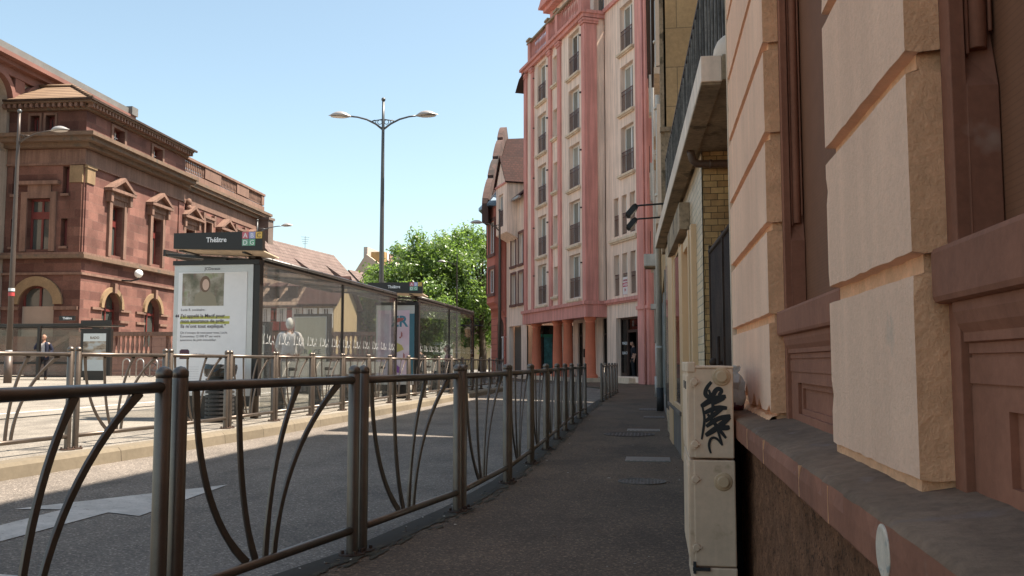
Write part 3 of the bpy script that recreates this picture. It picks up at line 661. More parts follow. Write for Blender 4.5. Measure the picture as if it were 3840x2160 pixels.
# ------------------------------------------------------------------ railings
PITCH = 1.47
def make_barrier(L):
    root = thing('railing_panel', None, 'railing'); h = L/2
    for s in (-1, 1):
        p = MB(); x = s*h
        p.lathe([(.031,.0),(.031,.955),(.0295,.957),(.0295,.961),(.032,.963),(.032,.985),(.018,1.0),(0,1.006)], (x,0,0), 16)
        po = build('post', p, M['fence'], root, local=True)
        p = MB(); p.lathe([(.0,.012),(.068,.012),(.072,.008),(.072,0)], (x,0,0), 16, smooth=False)
        for a in range(4): p.lathe([(0,.028),(.010,.028),(.010,.012)], (x+.052*math.cos(.8+a*1.571), .052*math.sin(.8+a*1.571), 0), 6)
        build('base_plate', p, M['iron'], po, local=True)
    for nm, z in (('top_rail',.925),('bottom_rail',.13)):
        p = MB(); p.tube([(-h+.02,0,z),(h-.02,0,z)], .0215, 14); build(nm, p, M['fence'], root, local=True)
    a0, w = -h+.03, L-.06
    for st, sb, kind in ((.05,.33,0),(.265,.375,0),(.615,.43,1),(.905,.48,1)):
        xt, xb = a0+st*w, a0+sb*w
        ctl = (xt+(xb-xt)*.06, .40) if kind == 0 else (xb+(xt-xb)*.10, .62)
        pts = []
        for i in range(15):
            q = i/14; pts.append(((1-q)**2*xt + 2*q*(1-q)*ctl[0] + q*q*xb, 0, (1-q)**2*.912 + 2*q*(1-q)*ctl[1] + q*q*.145))
        p = MB(); p.bar(pts, [.038 if i < 2 else (.031 if i < 12 else .036) for i in range(15)], .012, (0,1,0)); build('bar', p, M['fence'], root, local=True, bevel=.002)
    return root
ORD = ['first','second','third','fourth','fifth','sixth','seventh','eighth','ninth','tenth','eleventh','twelfth','thirteenth','fourteenth','fifteenth','sixteenth','seventeenth','eighteenth','nineteenth','twentieth']
protos = {}
def place_run(pts, label, group, z, gap=.105):
    for i in range(len(pts)-1):
        a, b = Vector((*pts[i],0)), Vector((*pts[i+1],0)); d = b-a; L = d.length - gap; key = round(L, 1)
        if key not in protos: protos[key] = make_barrier(key); o = protos[key]
        else: o = copy_tree(protos[key])
        o.location = ((a.x+b.x)/2, (a.y+b.y)/2, z); o.rotation_euler = (0,0,math.atan2(d.y, d.x)); s_ = L/key; o.scale = (s_,1,1)
        tag(o, label(i), 'railing', group)
near1 = [(-1.89,.40),(-1.89,1.87),(-1.862,3.33),(-1.585,4.80),(-1.33,6.26),(-1.235,7.76),(-1.235,9.24),(-1.25,10.72),(-1.275,12.2),(-1.31,13.68),(-1.34,15.16),(-1.335,16.62),(-1.33,18.1)]
def lab1(i):
    if i == 1: return 'brown metal railing panel on the near kerb, nearest one in view at the left edge'
    if i == 0: return 'brown metal railing panel on the near kerb, beside the photographer'
    if i == 2: return 'brown metal railing panel on the near kerb, large one between the paired posts'
    return 'brown metal railing panel on the near kerb, %s in the row from the left edge' % ORD[i-1]
place_run(near1, lab1, 'railing panels along the near kerb', 0)
near2 = [(-1.34,23.9),(-1.31,25.37),(-1.28,26.84),(-1.25,28.3),(-1.23,29.77),(-1.21,31.2)]
place_run(near2, lambda i: 'brown railing panel in the short run before the pink building, %s from camera' % ORD[i], 'railing panels before the pink building', 0)
far = [(-5.86,5.3),(-5.78,6.76),(-5.64,8.24),(-5.47,9.7)] + [(-5.45, 9.7+PITCH*k) for k in range(1,17)]
place_run(far, lambda i: 'sunlit railing panel on the platform edge across the road, %s from the left' % ORD[i], 'railing panels along the platform', .172)
# ------------------------------------------------------------------ lettering
def text(s, size, Mx, m, parent, name='lettering', align='CENTER', bold=0, sx=1, ext=.001):
    c = bpy.data.curves.new('t', 'FONT'); c.body = s; c.size = size; c.align_x = align; c.extrude = ext; c.offset = bold; c.resolution_u = 2
    o = bpy.data.objects.new('t', c); COL.objects.link(o); bpy.context.view_layer.update()
    me = bpy.data.meshes.new_from_object(o.evaluated_get(bpy.context.evaluated_depsgraph_get()))
    bpy.data.objects.remove(o); bpy.data.curves.remove(c)
    off = wl(parent); me.transform(Matrix.Translation(-off) @ Mx @ Matrix.Diagonal((sx,1,1,1))); me.name = name
    me.materials.clear(); me.materials.append(m)
    ob = bpy.data.objects.new(name, me); COL.objects.link(ob); ob.parent = parent; return ob
def face_y(x, y, z, rot=0): return Matrix.Translation((x,y,z)) @ Matrix(((1,0,0,0),(0,0,-1,0),(0,1,0,0),(0,0,0,1))) @ Matrix.Rotation(rot,4,'Z')
def face_x(x, y, z): return Matrix.Translation((x,y,z)) @ Matrix(((0,0,1,0),(1,0,0,0),(0,1,0,0),(0,0,0,1)))
INK = flat('dark_print', (.05,.03,.05), .5); WHITE = flat('white_print', (.9,.9,.9), .5)
tiles = [('A',(.62,.16,.19)),('B',(.36,.36,.62)),('C',(.75,.48,.10)),('D',(.22,.42,.30)),('G',(.16,.42,.26))]
TM = [flat('line_tile_'+a, c, .4) for a, c in tiles]; TK = flat('dark_tile_letter', (.12,.07,.04), .5)
def station_sign(parent, x0, x1, y, z0, z1, inside=0):
    m = MB(); zt = .02
    m.add([(x0,y,z0+.05),(x1,y,z0),(x1,y,z1),(x0,y,z1+.0),(x0,y+.09,z0+.05),(x1,y+.09,z0),(x1,y+.09,z1),(x0,y+.09,z1)], [[0,3,2,1],[4,5,6,7],[0,1,5,4],[1,2,6,5],[2,3,7,6],[3,0,4,7]])
    sg = build('sign_board', m, M['darkshelter'], parent)
    w = x1-x0; text('Théâtre', .104, face_y(x0+w*.485, y-.002, z0+.135), WHITE, sg, bold=.0018, sx=.95)
    for k, (ch, c) in enumerate(tiles):
        q = .098; px = x1 - .315 + (k % 3)*(q+.006); pz_ = z1 - .006 - q - (k//3)*(q+.006)
        b_ = MB(); b_.box(px, px+q, y-.004, y, pz_, pz_+q); tl = build('line_tile', b_, TM[k], sg)
        text(ch, .10, face_y(px+q/2, y-.0045, pz_+.014), TK if ch == 'C' else WHITE, tl)
    return sg
def squiggle(mb, y, z, k):                    # one mark of the white band on the glass
    X = -5.872; P = lambda a, b: (X, y + a*k, z + b*k)
    w = .0085*k/.4
    for pts in ([(.05,0),(.02,.14),(.03,.28),(.08,.40)],[(.33,.38),(.36,.30),(.40,.22)],[(.50,.08),(.56,.30),(.62,.34),(.60,.24),(.52,.12),(.66,.0),(.72,.04)],[(.20,.02),(.34,.05),(.46,.03)],[(.76,-.02),(.80,.10),(.88,.13),(.96,.06),(.98,-.02)],[(.98,.34),(1.02,.22)],[(-.03,.0),(.0,.10)]):
        mb.bar([P(a,b) for a, b in pts], w, .001, (1,0,0))
def shelter(y0, y1, label, group, zt=2.56):
    sx = -5.88; ym = (y0+y1)/2; g = .185
    s = thing('tram_shelter', label, 'shelter', (-6.6,ym,g), 0, group)
    m = MB(); m.tube([(-5.93,y0-.02,g),(-5.93,y0-.02,zt-.06)], .062, 18); build('post', m, M['sshelter'], s)
    m = MB(); m.tube([(-5.93,y1-.05,g),(-5.93,y1-.05,zt-.05)], .05, 14); build('post', m, M['sshelter'], s)
    m = MB(); m.tube([(-5.93,y0-.14,zt+.03),(-5.93,y1+.05,zt+.03)], .062, 18)
    for k in range(10): yy = y0+.4+k*(y1-y0)/10; m.tube([(-5.93,yy,zt+.03),(-5.93,yy+.02,zt+.03)], .066, 18)
    build('ridge_tube', m, M['darkshelter'], s)
    m = MB(); m.lathe([(0,y0-.17),(.05,y0-.17),(.055,y0-.155),(.09,y0-.15),(.092,y0-.10)], (-5.93,0,zt+.05), 18, 'y'); build('tube_cap', m, M['sshelter'], s)
    m = MB(); m.box(-5.885,-5.855,y0+.05,y1,zt-.055,zt-.02); build('glass_rail', m, M['sshelter'], s)
    for a, b in ((y0+.07,ym-.012),(ym+.012,y1)):
        m = MB(); m.box(-5.885,-5.873,a,b,g+.08,zt-.055); p = build('glass_panel', m, M['glass'], s)
        n = 6; st = (b-a)/n
        for k in range(n): d = MB(); squiggle(d, a + st*k + st*.08, 1.30, .40); build('glass_mark', d, M['sticker'], p)
    m = MB(); m.box(-5.90,-5.86,ym-.022,ym+.022,g,zt-.03); build('mullion', m, M['darkshelter'], s)
    m = MB(); m.box(-5.90,-5.86,y1-.02,y1+.02,g,zt-.03); build('mullion', m, M['darkshelter'], s)
    m = MB(); m.box(-5.91,-5.85,y0+.05,y1,g+.02,g+.085); build('base_rail', m, M['alu'], s)
    # roof cantilevers over the platform, rising outward
    m = MB(); m.add([(-5.86,y0-.02,zt+.02),(-7.45,y0-.02,zt+.14),(-7.45,y1+.05,zt+.14),(-5.86,y1+.05,zt+.02),(-5.86,y0-.02,zt+.035),(-7.45,y0-.02,zt+.155),(-7.45,y1+.05,zt+.155),(-5.86,y1+.05,zt+.035)], [[0,3,2,1],[4,5,6,7],[0,1,5,4],[1,2,6,5],[2,3,7,6],[3,0,4,7]])
    rf = build('roof_glass', m, M['roofglass'], s)
    m = MB()
    for k in range(5): yy = y0 + (y1-y0)*k/4; m.add([(-5.9,yy-.02,zt-.03),(-5.9,yy+.02,zt-.03),(-7.4,yy+.02,zt+.10),(-7.4,yy-.02,zt+.10),(-5.9,yy-.02,zt+.02),(-5.9,yy+.02,zt+.02),(-7.4,yy+.02,zt+.138),(-7.4,yy-.02,zt+.138)], [[0,3,2,1],[4,5,6,7],[0,1,5,4],[1,2,6,5],[2,3,7,6],[3,0,4,7]])
    m.box(-7.48,-7.44,y0-.03,y1+.05,zt+.10,zt+.20); build('roof_rib', m, M['darkshelter'], s)
    # bench along the glass
    m = MB(); m.box(-6.42,-6.05,y0+1.2,y1-.5,g+.42,g+.46); m.box(-6.05,-6.02,y0+1.2,y1-.5,g+.60,g+.85); be = build('bench', m, M['alu'], s)
    m = MB()
    for k in range(4): yy = y0+1.5+k*(y1-y0-2.3)/3; m.box(-6.3,-6.1,yy-.03,yy+.03,g,g+.42); m.tube([(-5.89,yy,g+.72),(-6.03,yy,g+.72)], .03, 10)
    build('bench_leg', m, M['darkshelter'], be)
    station_sign(s, -6.99, -5.60, y0-.60, zt+.085, zt+.365)
    m = MB(); m.box(-6.95,-6.88,y0-.52,y0,zt+.10,zt+.18); m.box(-5.95,-5.90,y0-.52,y0,zt+.06,zt+.16); build('sign_arm', m, M['darkshelter'], s)
    m = MB(); m.add([(-6.99,y0-.55,zt+.13),(-5.60,y0-.55,zt+.075),(-5.60,y0,zt+.03),(-6.99,y0,zt+.12),(-6.99,y0-.55,zt+.145),(-5.60,y0-.55,zt+.09),(-5.60,y0,zt+.05),(-6.99,y0,zt+.14)], [[0,3,2,1],[4,5,6,7],[0,1,5,4],[1,2,6,5],[2,3,7,6],[3,0,4,7]]); build('sign_canopy', m, M['sill'], s)
    return s
shelter(13.05, 20.45, 'nearer glass tram shelter across the road, full stop name above its poster', 'tram shelters on the platform')
shelter(22.35, 29.7, 'farther glass tram shelter before the trees, its stop name half hidden', 'tram shelters on the platform', 2.63)

# ------------------------------------------------------------------ poster panels
def poster_panel(x0, x1, y, z0, z1, label, fill, group=None, frame_m=None):
    o = thing('advertising_panel', label, 'poster panel', ((x0+x1)/2, y+.06, .19), 0, group)
    m = MB(); m.box(x0,x1+.10,y+.012,y+.14,z0,z1); m.box(x0-.02,x1+.10,y-.02,y+.16,z1,z1+.07); m.box(x0+.45,x1-.45,y+.02,y+.13,z1+.07,z1+.10); m.box(x0+.15,x1-.15,y+.02,y+.12,.18,z0); build('casing', m, M['darkshelter'], o)
    m = MB(); m.box(x0,x1,y,y+.012,z0,z1); build('panel_frame', m, frame_m or M['alu'], o)
    fill(o, x0, x1, y-.003, z0, z1); return o
def macif(o, x0, x1, y, z0, z1):
    m = MB(); m.box(x0+.075,x1-.09,y-.004,y+.004,z0+.05,z1-.11); p = build('poster', m, M['posterwhite'], o); Y = y-.0055
    text('JCDecaux', .062, face_y((x0+x1)/2-.02, y+.002, z1-.077), flat('grey_print',(.10,.10,.11),.5), o, bold=.001)
    a, b, c, d = x0+.14, x1-.46, z1-.62, z1-.125
    m = MB(); m.box(a,b,Y-.001,Y+.001,c,d); mm, t, bs = nt('printed_park_photo'); P = pos(t)
    n1 = noise(t, P, 3.2, 5, .6); n2 = noise(t, pos(t,(8,1,2)), 2, 4)
    col = ramp(t, n1, [(.3,(.05,.06,.03)),(.45,(.20,.18,.12)),(.58,(.42,.38,.31)),(.72,(.20,.26,.10))])
    col = mix(t, col, (.22,.10,.09), ramp(t, n2, [(.56,0.0),(.7,.6)])); t.links.new(col, bs.inputs['Base Color']); bs.inputs['Roughness'].default_value = .3
    ph = build('photo', m, mm, p); cx = a+(b-a)*.55
    sil = lambda pts, mt, k: build('portrait', (lambda q: (q.add([(px,Y-.0012-k*.0004,pz_) for px,pz_ in pts], [list(range(len(pts)))]), q)[1])(MB()), mt, ph, recalc=False)
    ell = lambda x, z, rx, rz_: [(x+rx*math.cos(6.283*i/20), z+rz_*math.sin(6.283*i/20)) for i in range(20)]
    sil([(cx-.17,c),(cx-.16,c+.16),(cx-.08,c+.22),(cx+.08,c+.22),(cx+.17,c+.14),(cx+.20,c)], flat('printed_coat',(.30,.26,.18),.4), 1)
    sil(ell(cx,c+.33,.085,.125), flat('printed_hair',(.17,.10,.06),.4), 2); sil(ell(cx+.01,c+.32,.055,.085), flat('printed_skin',(.66,.46,.36),.4), 3)
    L = a-.015
    text('Lucie B. sociétaire :', .052, face_y(L, Y, c-.075), INK, p, align='LEFT')
    HL = flat('highlighter_print', (.50,.50,.10), .5)
    for i, (tx, w_) in enumerate((("J'ai appelé la Macif pour",.79),("mon assurance de prêt.",.785),("Ils m'ont tout expliqué.”",.0))):
        z = c-.175-i*.078
        if w_: m = MB(); m.box(L-.01,L+w_,Y+.0012,Y+.0022,z-.022,z+.018); build('highlight', m, HL, p)
        ob = text(tx, .075, face_y(L, Y, z), INK, p, align='LEFT', bold=.0012, sx=1.0)
    text('“', .15, face_y(L-.055, Y, c-.235), INK, p, bold=.003)
    for i, tx in enumerate(('On s’occupe de tout pour vous, Lucie.','Économisez 12 000 €* sur votre','assurance de prêt immobilier.')): text(tx, .049, face_y(L, Y, c-.42-i*.055), INK, p, align='LEFT')
    m = MB(); q = [(L,c-.80),(L+.155,c-.80),(L+.155,c-.68),(L+.13,c-.655),(L+.025,c-.655),(L,c-.68)]
    m.prism([(u_,v_) for u_, v_ in q], 1, Y-.001, Y+.001); bd = build('badge', m, flat('plum_badge',(.07,.012,.04),.4), p); text('MACIF', .042, face_y(L+.077, Y-.0015, c-.77), WHITE, bd, bold=.001)
    text('est vous.', .055, face_y(L+.32, Y, c-.745), INK, p)
    for i in range(9): text('................................................', .03, face_y(L, Y, c-.92-i*.035), flat('faint_print',(.3,.3,.3),.5) if i == 0 else bpy.data.materials['faint_print'], p, align='LEFT')
poster_panel(-7.19, -5.92, 12.86, .52, 2.49, 'white poster panel with a portrait photo and french text before the nearer shelter', macif)
def music(o, x0, x1, y, z0, z1):
    m = MB(); m.box(x0+.04,x1-.12,y-.004,y+.004,z0+.1,z1-.12)
    mm, t, bs = nt('printed_pink_collage'); P = pos(t)
    n1 = noise(t, P, 2.6, 2); col = ramp(t, n1, [(.40,(.70,.60,.68)),(.62,(.66,.48,.58))]); t.links.new(col, bs.inputs['Base Color']); p = build('poster', m, mm, o); Y = y-.0055
    m = MB(); m.box(x1-.12,x1-.0,y-.004,y+.004,z0+.1,z1-.2); build('blue_strip', m, flat('printed_blue_strip',(.05,.16,.22),.4), o)
    text('ER', .36, face_y(x1-.36, Y, z1-.50), flat('blue_title',(.05,.22,.32),.4), p, bold=.008)
    bl = lambda pts, mt: build('printed_shape', (lambda q: (q.add([(x1-.5+px,Y-.0012,z0+pz_) for px,pz_ in pts], [list(range(len(pts)))]), q)[1])(MB()), mt, p, recalc=False)
    red = flat('printed_red',(.42,.13,.12),.4); yel = flat('printed_yellow',(.55,.48,.15),.4); pur = flat('printed_purple',(.24,.09,.34),.4)
    bl([(.0,1.42),(.22,1.50),(.26,1.56),(.10,1.56),(0,1.50)], red); bl([(0,.72),(.25,.82),(.20,.92),(.08,.98),(0,.95)], yel); bl([(.0,1.28),(.08,1.28),(.06,1.40),(0,1.40)], pur); bl([(.03,.30),(.18,.26),(.16,.40),(.08,.46)], pur)
    for a, b in ((.18,1.08),(.24,.58)): text('♪', .26, face_y(x1-.5+a, Y-.002, z0+b), red, p)
poster_panel(-6.45, -5.52, 20.75, .5, 2.36, 'pink poster panel with music notes and large blue letters between the two shelters', music)
def watch(o, x0, x1, y, z0, z1):
    m = MB(); m.box(x0+.12,x1-.10,y-.004,y+.004,z0+.2,z1-.12); mm, t, bs = nt('printed_desk_photo'); P = pos(t,(1,1,2.2))
    t.links.new(ramp(t, noise(t, P, 2.4, 3), [(.38,(.12,.085,.06)),(.5,(.32,.25,.18)),(.62,(.42,.43,.42))]), bs.inputs['Base Color']); bs.inputs['Roughness'].default_value = .3; p = build('poster', m, mm, o)
    m = MB(); m.box(x0+.12,x1-.10,y-.0062,y-.004,z0+.2,z0+.62); build('poster_band', m, flat('grey_band',(.45,.48,.48),.3), p); m = MB(); m.box(x0+.12,x1-.10,y-.006,y-.004,z1-.42,z1-.12); tb = build('poster_band', m, flat('pale_band',(.62,.64,.62),.3), p)
    text('RADO', .135, face_y((x0+x1)/2+.01, y-.0065, z1-.33), flat('brown_print',(.16,.11,.06),.5), tb, bold=.004)
LS = thing('tram_shelter', 'flat roofed glass tram shelter at the left edge before the theatre', 'shelter', (-23.4,32,.34))
def bxs(*bs):
    m = MB()
    for b in bs: m.box(*b)
    return m
build('roof_glass', bxs((-27.5,-21.6,32.0,33.6,2.46,2.52)), M['roofglass'], LS)
build('roof_edge', bxs((-27.5,-21.55,31.95,32.02,2.40,2.50),(-27.5,-21.55,33.58,33.65,2.40,2.54),(-21.6,-21.52,31.95,33.6,2.42,2.53)), M['darkshelter'], LS)
for x in (-26.8,-23.36): build('post', bxs((x-.055,x+.055,31.86,31.97,.33,2.42)), M['darkshelter'], LS)
build('back_glass', bxs((-27,-21.7,33.5,33.51,.5,2.4)), M['roofglass'], LS)
build('back_rail', bxs((-27,-21.7,33.44,33.5,.95,1.04),(-27,-21.7,33.44,33.5,.42,.48)), M['darkshelter'], LS)
sg = build('name_board', bxs((-22.55,-21.9,31.90,31.98,2.62,2.80)), M['darkshelter'], LS); text('Théâtre', .12, face_y(-22.2, 31.895, 2.67), WHITE, sg, bold=.003)
build('end_roof', bxs((-21.55,-20.4,31.9,32.9,2.40,2.46),(-21.6,-20.35,31.86,31.93,2.45,2.62)), M['darkshelter'], LS)
poster_panel(-21.66, -20.50, 31.98, .50, 2.24, 'dark framed watch poster panel at the end of the far left shelter', watch, None, M['darkshelter'])
# timetable totem and map board seen through the glass
def trace(o, x0, x1, y, z0, z1):
    m = MB(); m.box(x0+.02,x1-.02,y-.004,y+.004,z0+.02,z1-.02); p = build('poster', m, flat('beige_board',(.44,.40,.30),.5), o)
    cx = (x0+x1)/2; k = flat('dark_green_print',(.05,.06,.04),.5); text('TR', .17, face_y(cx-.17, y-.006, z0+.62), k, p, bold=.004); text('CE', .17, face_y(cx+.19, y-.006, z0+.62), k, p, bold=.004); text('A', .17, face_y(cx+.01, y-.006, z0+.62), flat('leaf_green_print',(.28,.45,.10),.5), p, bold=.002)
    text('RECHARGEMENT', .06, face_y(cx, y-.006, z0+.82), k, p)
poster_panel(-9.33, -8.45, 22.85, .62, 2.22, 'beige notice board with a dark green word seen through the nearer shelter', trace)
def mapb(o, x0, x1, y, z0, z1):
    m = MB(); m.box(x0+.02,x1-.02,y-.004,y+.004,z0+.02,z1-.02); mm, t, bs = nt('printed_route_map'); P = pos(t)
    v = N(t,'ShaderNodeTexVoronoi'); v.inputs['Scale'].default_value = 9; t.links.new(P, v.inputs['Vector'])
    t.links.new(mix(t, (.55,.52,.42), mix(t,(.25,.40,.34),(.55,.30,.25),v.outputs['Color']), ramp(t, v.outputs['Distance'], [(.25,.8),(.4,0.0)])), bs.inputs['Base Color']); p = build('poster', m, mm, o)
    m = MB(); m.box(x0+.02,x1-.02,y-.006,y-.004,z1-.16,z1-.02); build('header', m, INK, p)
poster_panel(-7.95, -7.3, 16.4, .55, 1.72, 'small route map board seen through the nearer shelter glass', mapb)

# ------------------------------------------------------------------ litter bin
BN = thing('litter_bin', 'black slatted litter bin on the platform in front of the poster panel', 'bin', (-6.1,12.25,.185))
mb = MB(); mb.lathe([(.16,.25),(.16,.86)], (-6.1,12.25,0), 20); build('liner', mb, M['black'], BN)
for k in range(11):
    z = .235 + k*.058; mb = MB(); mb.lathe([(.185,z),(.20,z),(.20,z+.034),(.185,z+.034),(.185,z)], (-6.1,12.25,0), 28, smooth=False); build('slat_ring', mb, M['castiron'], BN)
mb = MB(); mb.lathe([(0,.185),(.17,.185),(.18,.23),(.0,.235)], (-6.1,12.25,0), 20); build('foot', mb, M['castiron'], BN)
mb = MB(); rr = random.Random(4); n = 22
vs = []
for i, (r_, z) in enumerate([(.205,.83),(.222,.875),(.228,.93),(.215,.985),(.19,.99),(.15,.93)]):
    for k in range(n): q = r_*(1+.04*math.sin(k*2.7+i)+rr.uniform(-.03,.03)); vs.append((-6.1+q*math.cos(6.283*k/n), 12.25+q*math.sin(6.283*k/n), z+rr.uniform(-.012,.012)))
mb.add(vs, [[i*n+k,i*n+(k+1)%n,(i+1)*n+(k+1)%n,(i+1)*n+k] for i in range(5) for k in range(n)]); build('bin_bag', mb, flat('black_bag',(.012,.012,.013),.25), BN)

# ------------------------------------------------------------------ street lamps
def lamp_head(mb_shell, mb_lens, tip, base, z0):   # flattened almond head from base (arm side) to tip
    b, t_ = Vector(base), Vector(tip); d = t_-b; L = d.length; d.normalize(); s_ = d.cross(Vector((0,0,1))).normalized(); u = s_.cross(d).normalized()
    n = 14; m = 10; vs = []; 
    W_ = [0.07,.35,.66,.88,.99,1.0,.95,.82,.58,.28,.03]
    for i in range(m+1):
        c = b + d*(L*i/m); w = W_[i]*L*.27; h = W_[i]*L*.20
        for k in range(n):
            a = 2*math.pi*k/n; ca, sa = math.cos(a), math.sin(a)
            vs.append(c + s_*w*ca + u*(h*sa if sa > 0 else h*.22*sa))
    mb_shell.add(vs, [[i*n+k,i*n+(k+1)%n,(i+1)*n+(k+1)%n,(i+1)*n+k] for i in range(m) for k in range(n)], True)
    mb_lens.add([b + d*(L*(.20+.72*i/10)) + s_*(.0) - u*L*.052 for i in range(0)] , [])
    ring = []
    for k in range(20):
        a = 6.283*k/20; ring.append(b + d*L*(.56+.34*math.cos(a)) + s_*L*.19*math.sin(a) - u*L*.05)
    mb_lens.add(ring, [list(range(20))])
def street_lamp(base, h, arms, label, colour, arm_len=1.45, rise=.25, drop=.75, r0=.085, group='street lamps', z=0):
    bx, by, bz = base; o = thing('street_lamp', label, 'street lamp', base, 0, group)
    m = MB(); m.tube([(bx,by,bz),(bx,by,bz+h*.45),(bx,by,bz+h*.92),(bx,by,bz+h)], [r0, r0*.8, r0*.5, r0*.45], 16); build('post', m, colour, o)
    m = MB(); m.tube([(bx,by,bz+.0),(bx,by,bz+.9)], r0*1.25, 16); build('base', m, colour, o)
    m = MB(); m.ball((bx,by,bz+h+.05), r0*.75, 12); build('finial', m, M['lampgrey'], o)
    for dx, dy in arms:
        d = Vector((dx,dy,0)).normalized(); z0 = bz+h-drop; P = lambda q, zz: Vector((bx,by,0)) + d*q + Vector((0,0,zz))
        pts = [P(.03,z0-.12), P(arm_len*.22,z0+.03), P(arm_len*.5,z0+.17), P(arm_len*.78,z0+.245), P(arm_len,z0+.27)]
        m = MB(); m.tube(pts, [.032,.03,.028,.026,.026], 8); ar = build('arm', m, colour, o)
        m = MB(); m.tube([P(.03,z0+.17), P(arm_len*.34,z0+.12)], .016, 6)
        for q, r_ in ((.10,.065),(.26,.045)):
            c = P(q, z0+.075+ q*.12)
            m.tube([c + d*r_*math.cos(6.283*i/12) + Vector((0,0,r_*math.sin(6.283*i/12))) for i in range(13)], .011, 5, caps=False)
        build('bracket', m, colour, ar)
        sh, le = MB(), MB(); lamp_head(sh, le, P(arm_len+.66,z0+.30), P(arm_len-.04,z0+.26), z0); hd = build('lamp_head', sh, M['lamphead'], o); build('lens', le, M['lampglass'], hd, recalc=False)
    return o
street_lamp((-7.82,25.6,.2), 8.55, [(-1,-.12),(1,.12)], 'tall dark street lamp with two arms rising behind the shelters', M['lampgrey'], arm_len=.98, drop=.72)
LL = street_lamp((-20.93,27.12,.33), 9.05, [(1,.05)], 'slender single arm street lamp at the left edge in front of the theatre', M['lampbrown'], arm_len=1.15, drop=.92, r0=.10)
mb = MB(); mb.lathe([(.098,2.9),(.098,3.02)], (-20.93,27.12,.3), 16); build('sticker', mb, flat('red_sticker',(.4,.05,.05),.5), LL)
mb = MB(); mb.lathe([(.098,3.06),(.098,3.16)], (-20.93,27.12,.3), 16); mb.lathe([(.103,1.05),(.103,1.12)], (-20.93,27.12,.3), 16); build('sticker', mb, M['sticker'], LL)
street_lamp((-21.6,47.3,.33), 8.5, [(1,.1)], 'street lamp whose single head shows right of the theatre corner', M['lampgrey'], arm_len=1.35, drop=.55)
street_lamp((-7.48,44.38,.04), 8.5, [(-1,-.1)], 'street lamp standing in front of the red turret house', M['lampbrown'], arm_len=.85, drop=.85, r0=.09)
street_lamp((-14.25,65.6,.33), 8.6, [(-1,0)], 'slim street lamp half hidden among the tree crowns', M['lampbrown'], arm_len=.85, drop=.75)

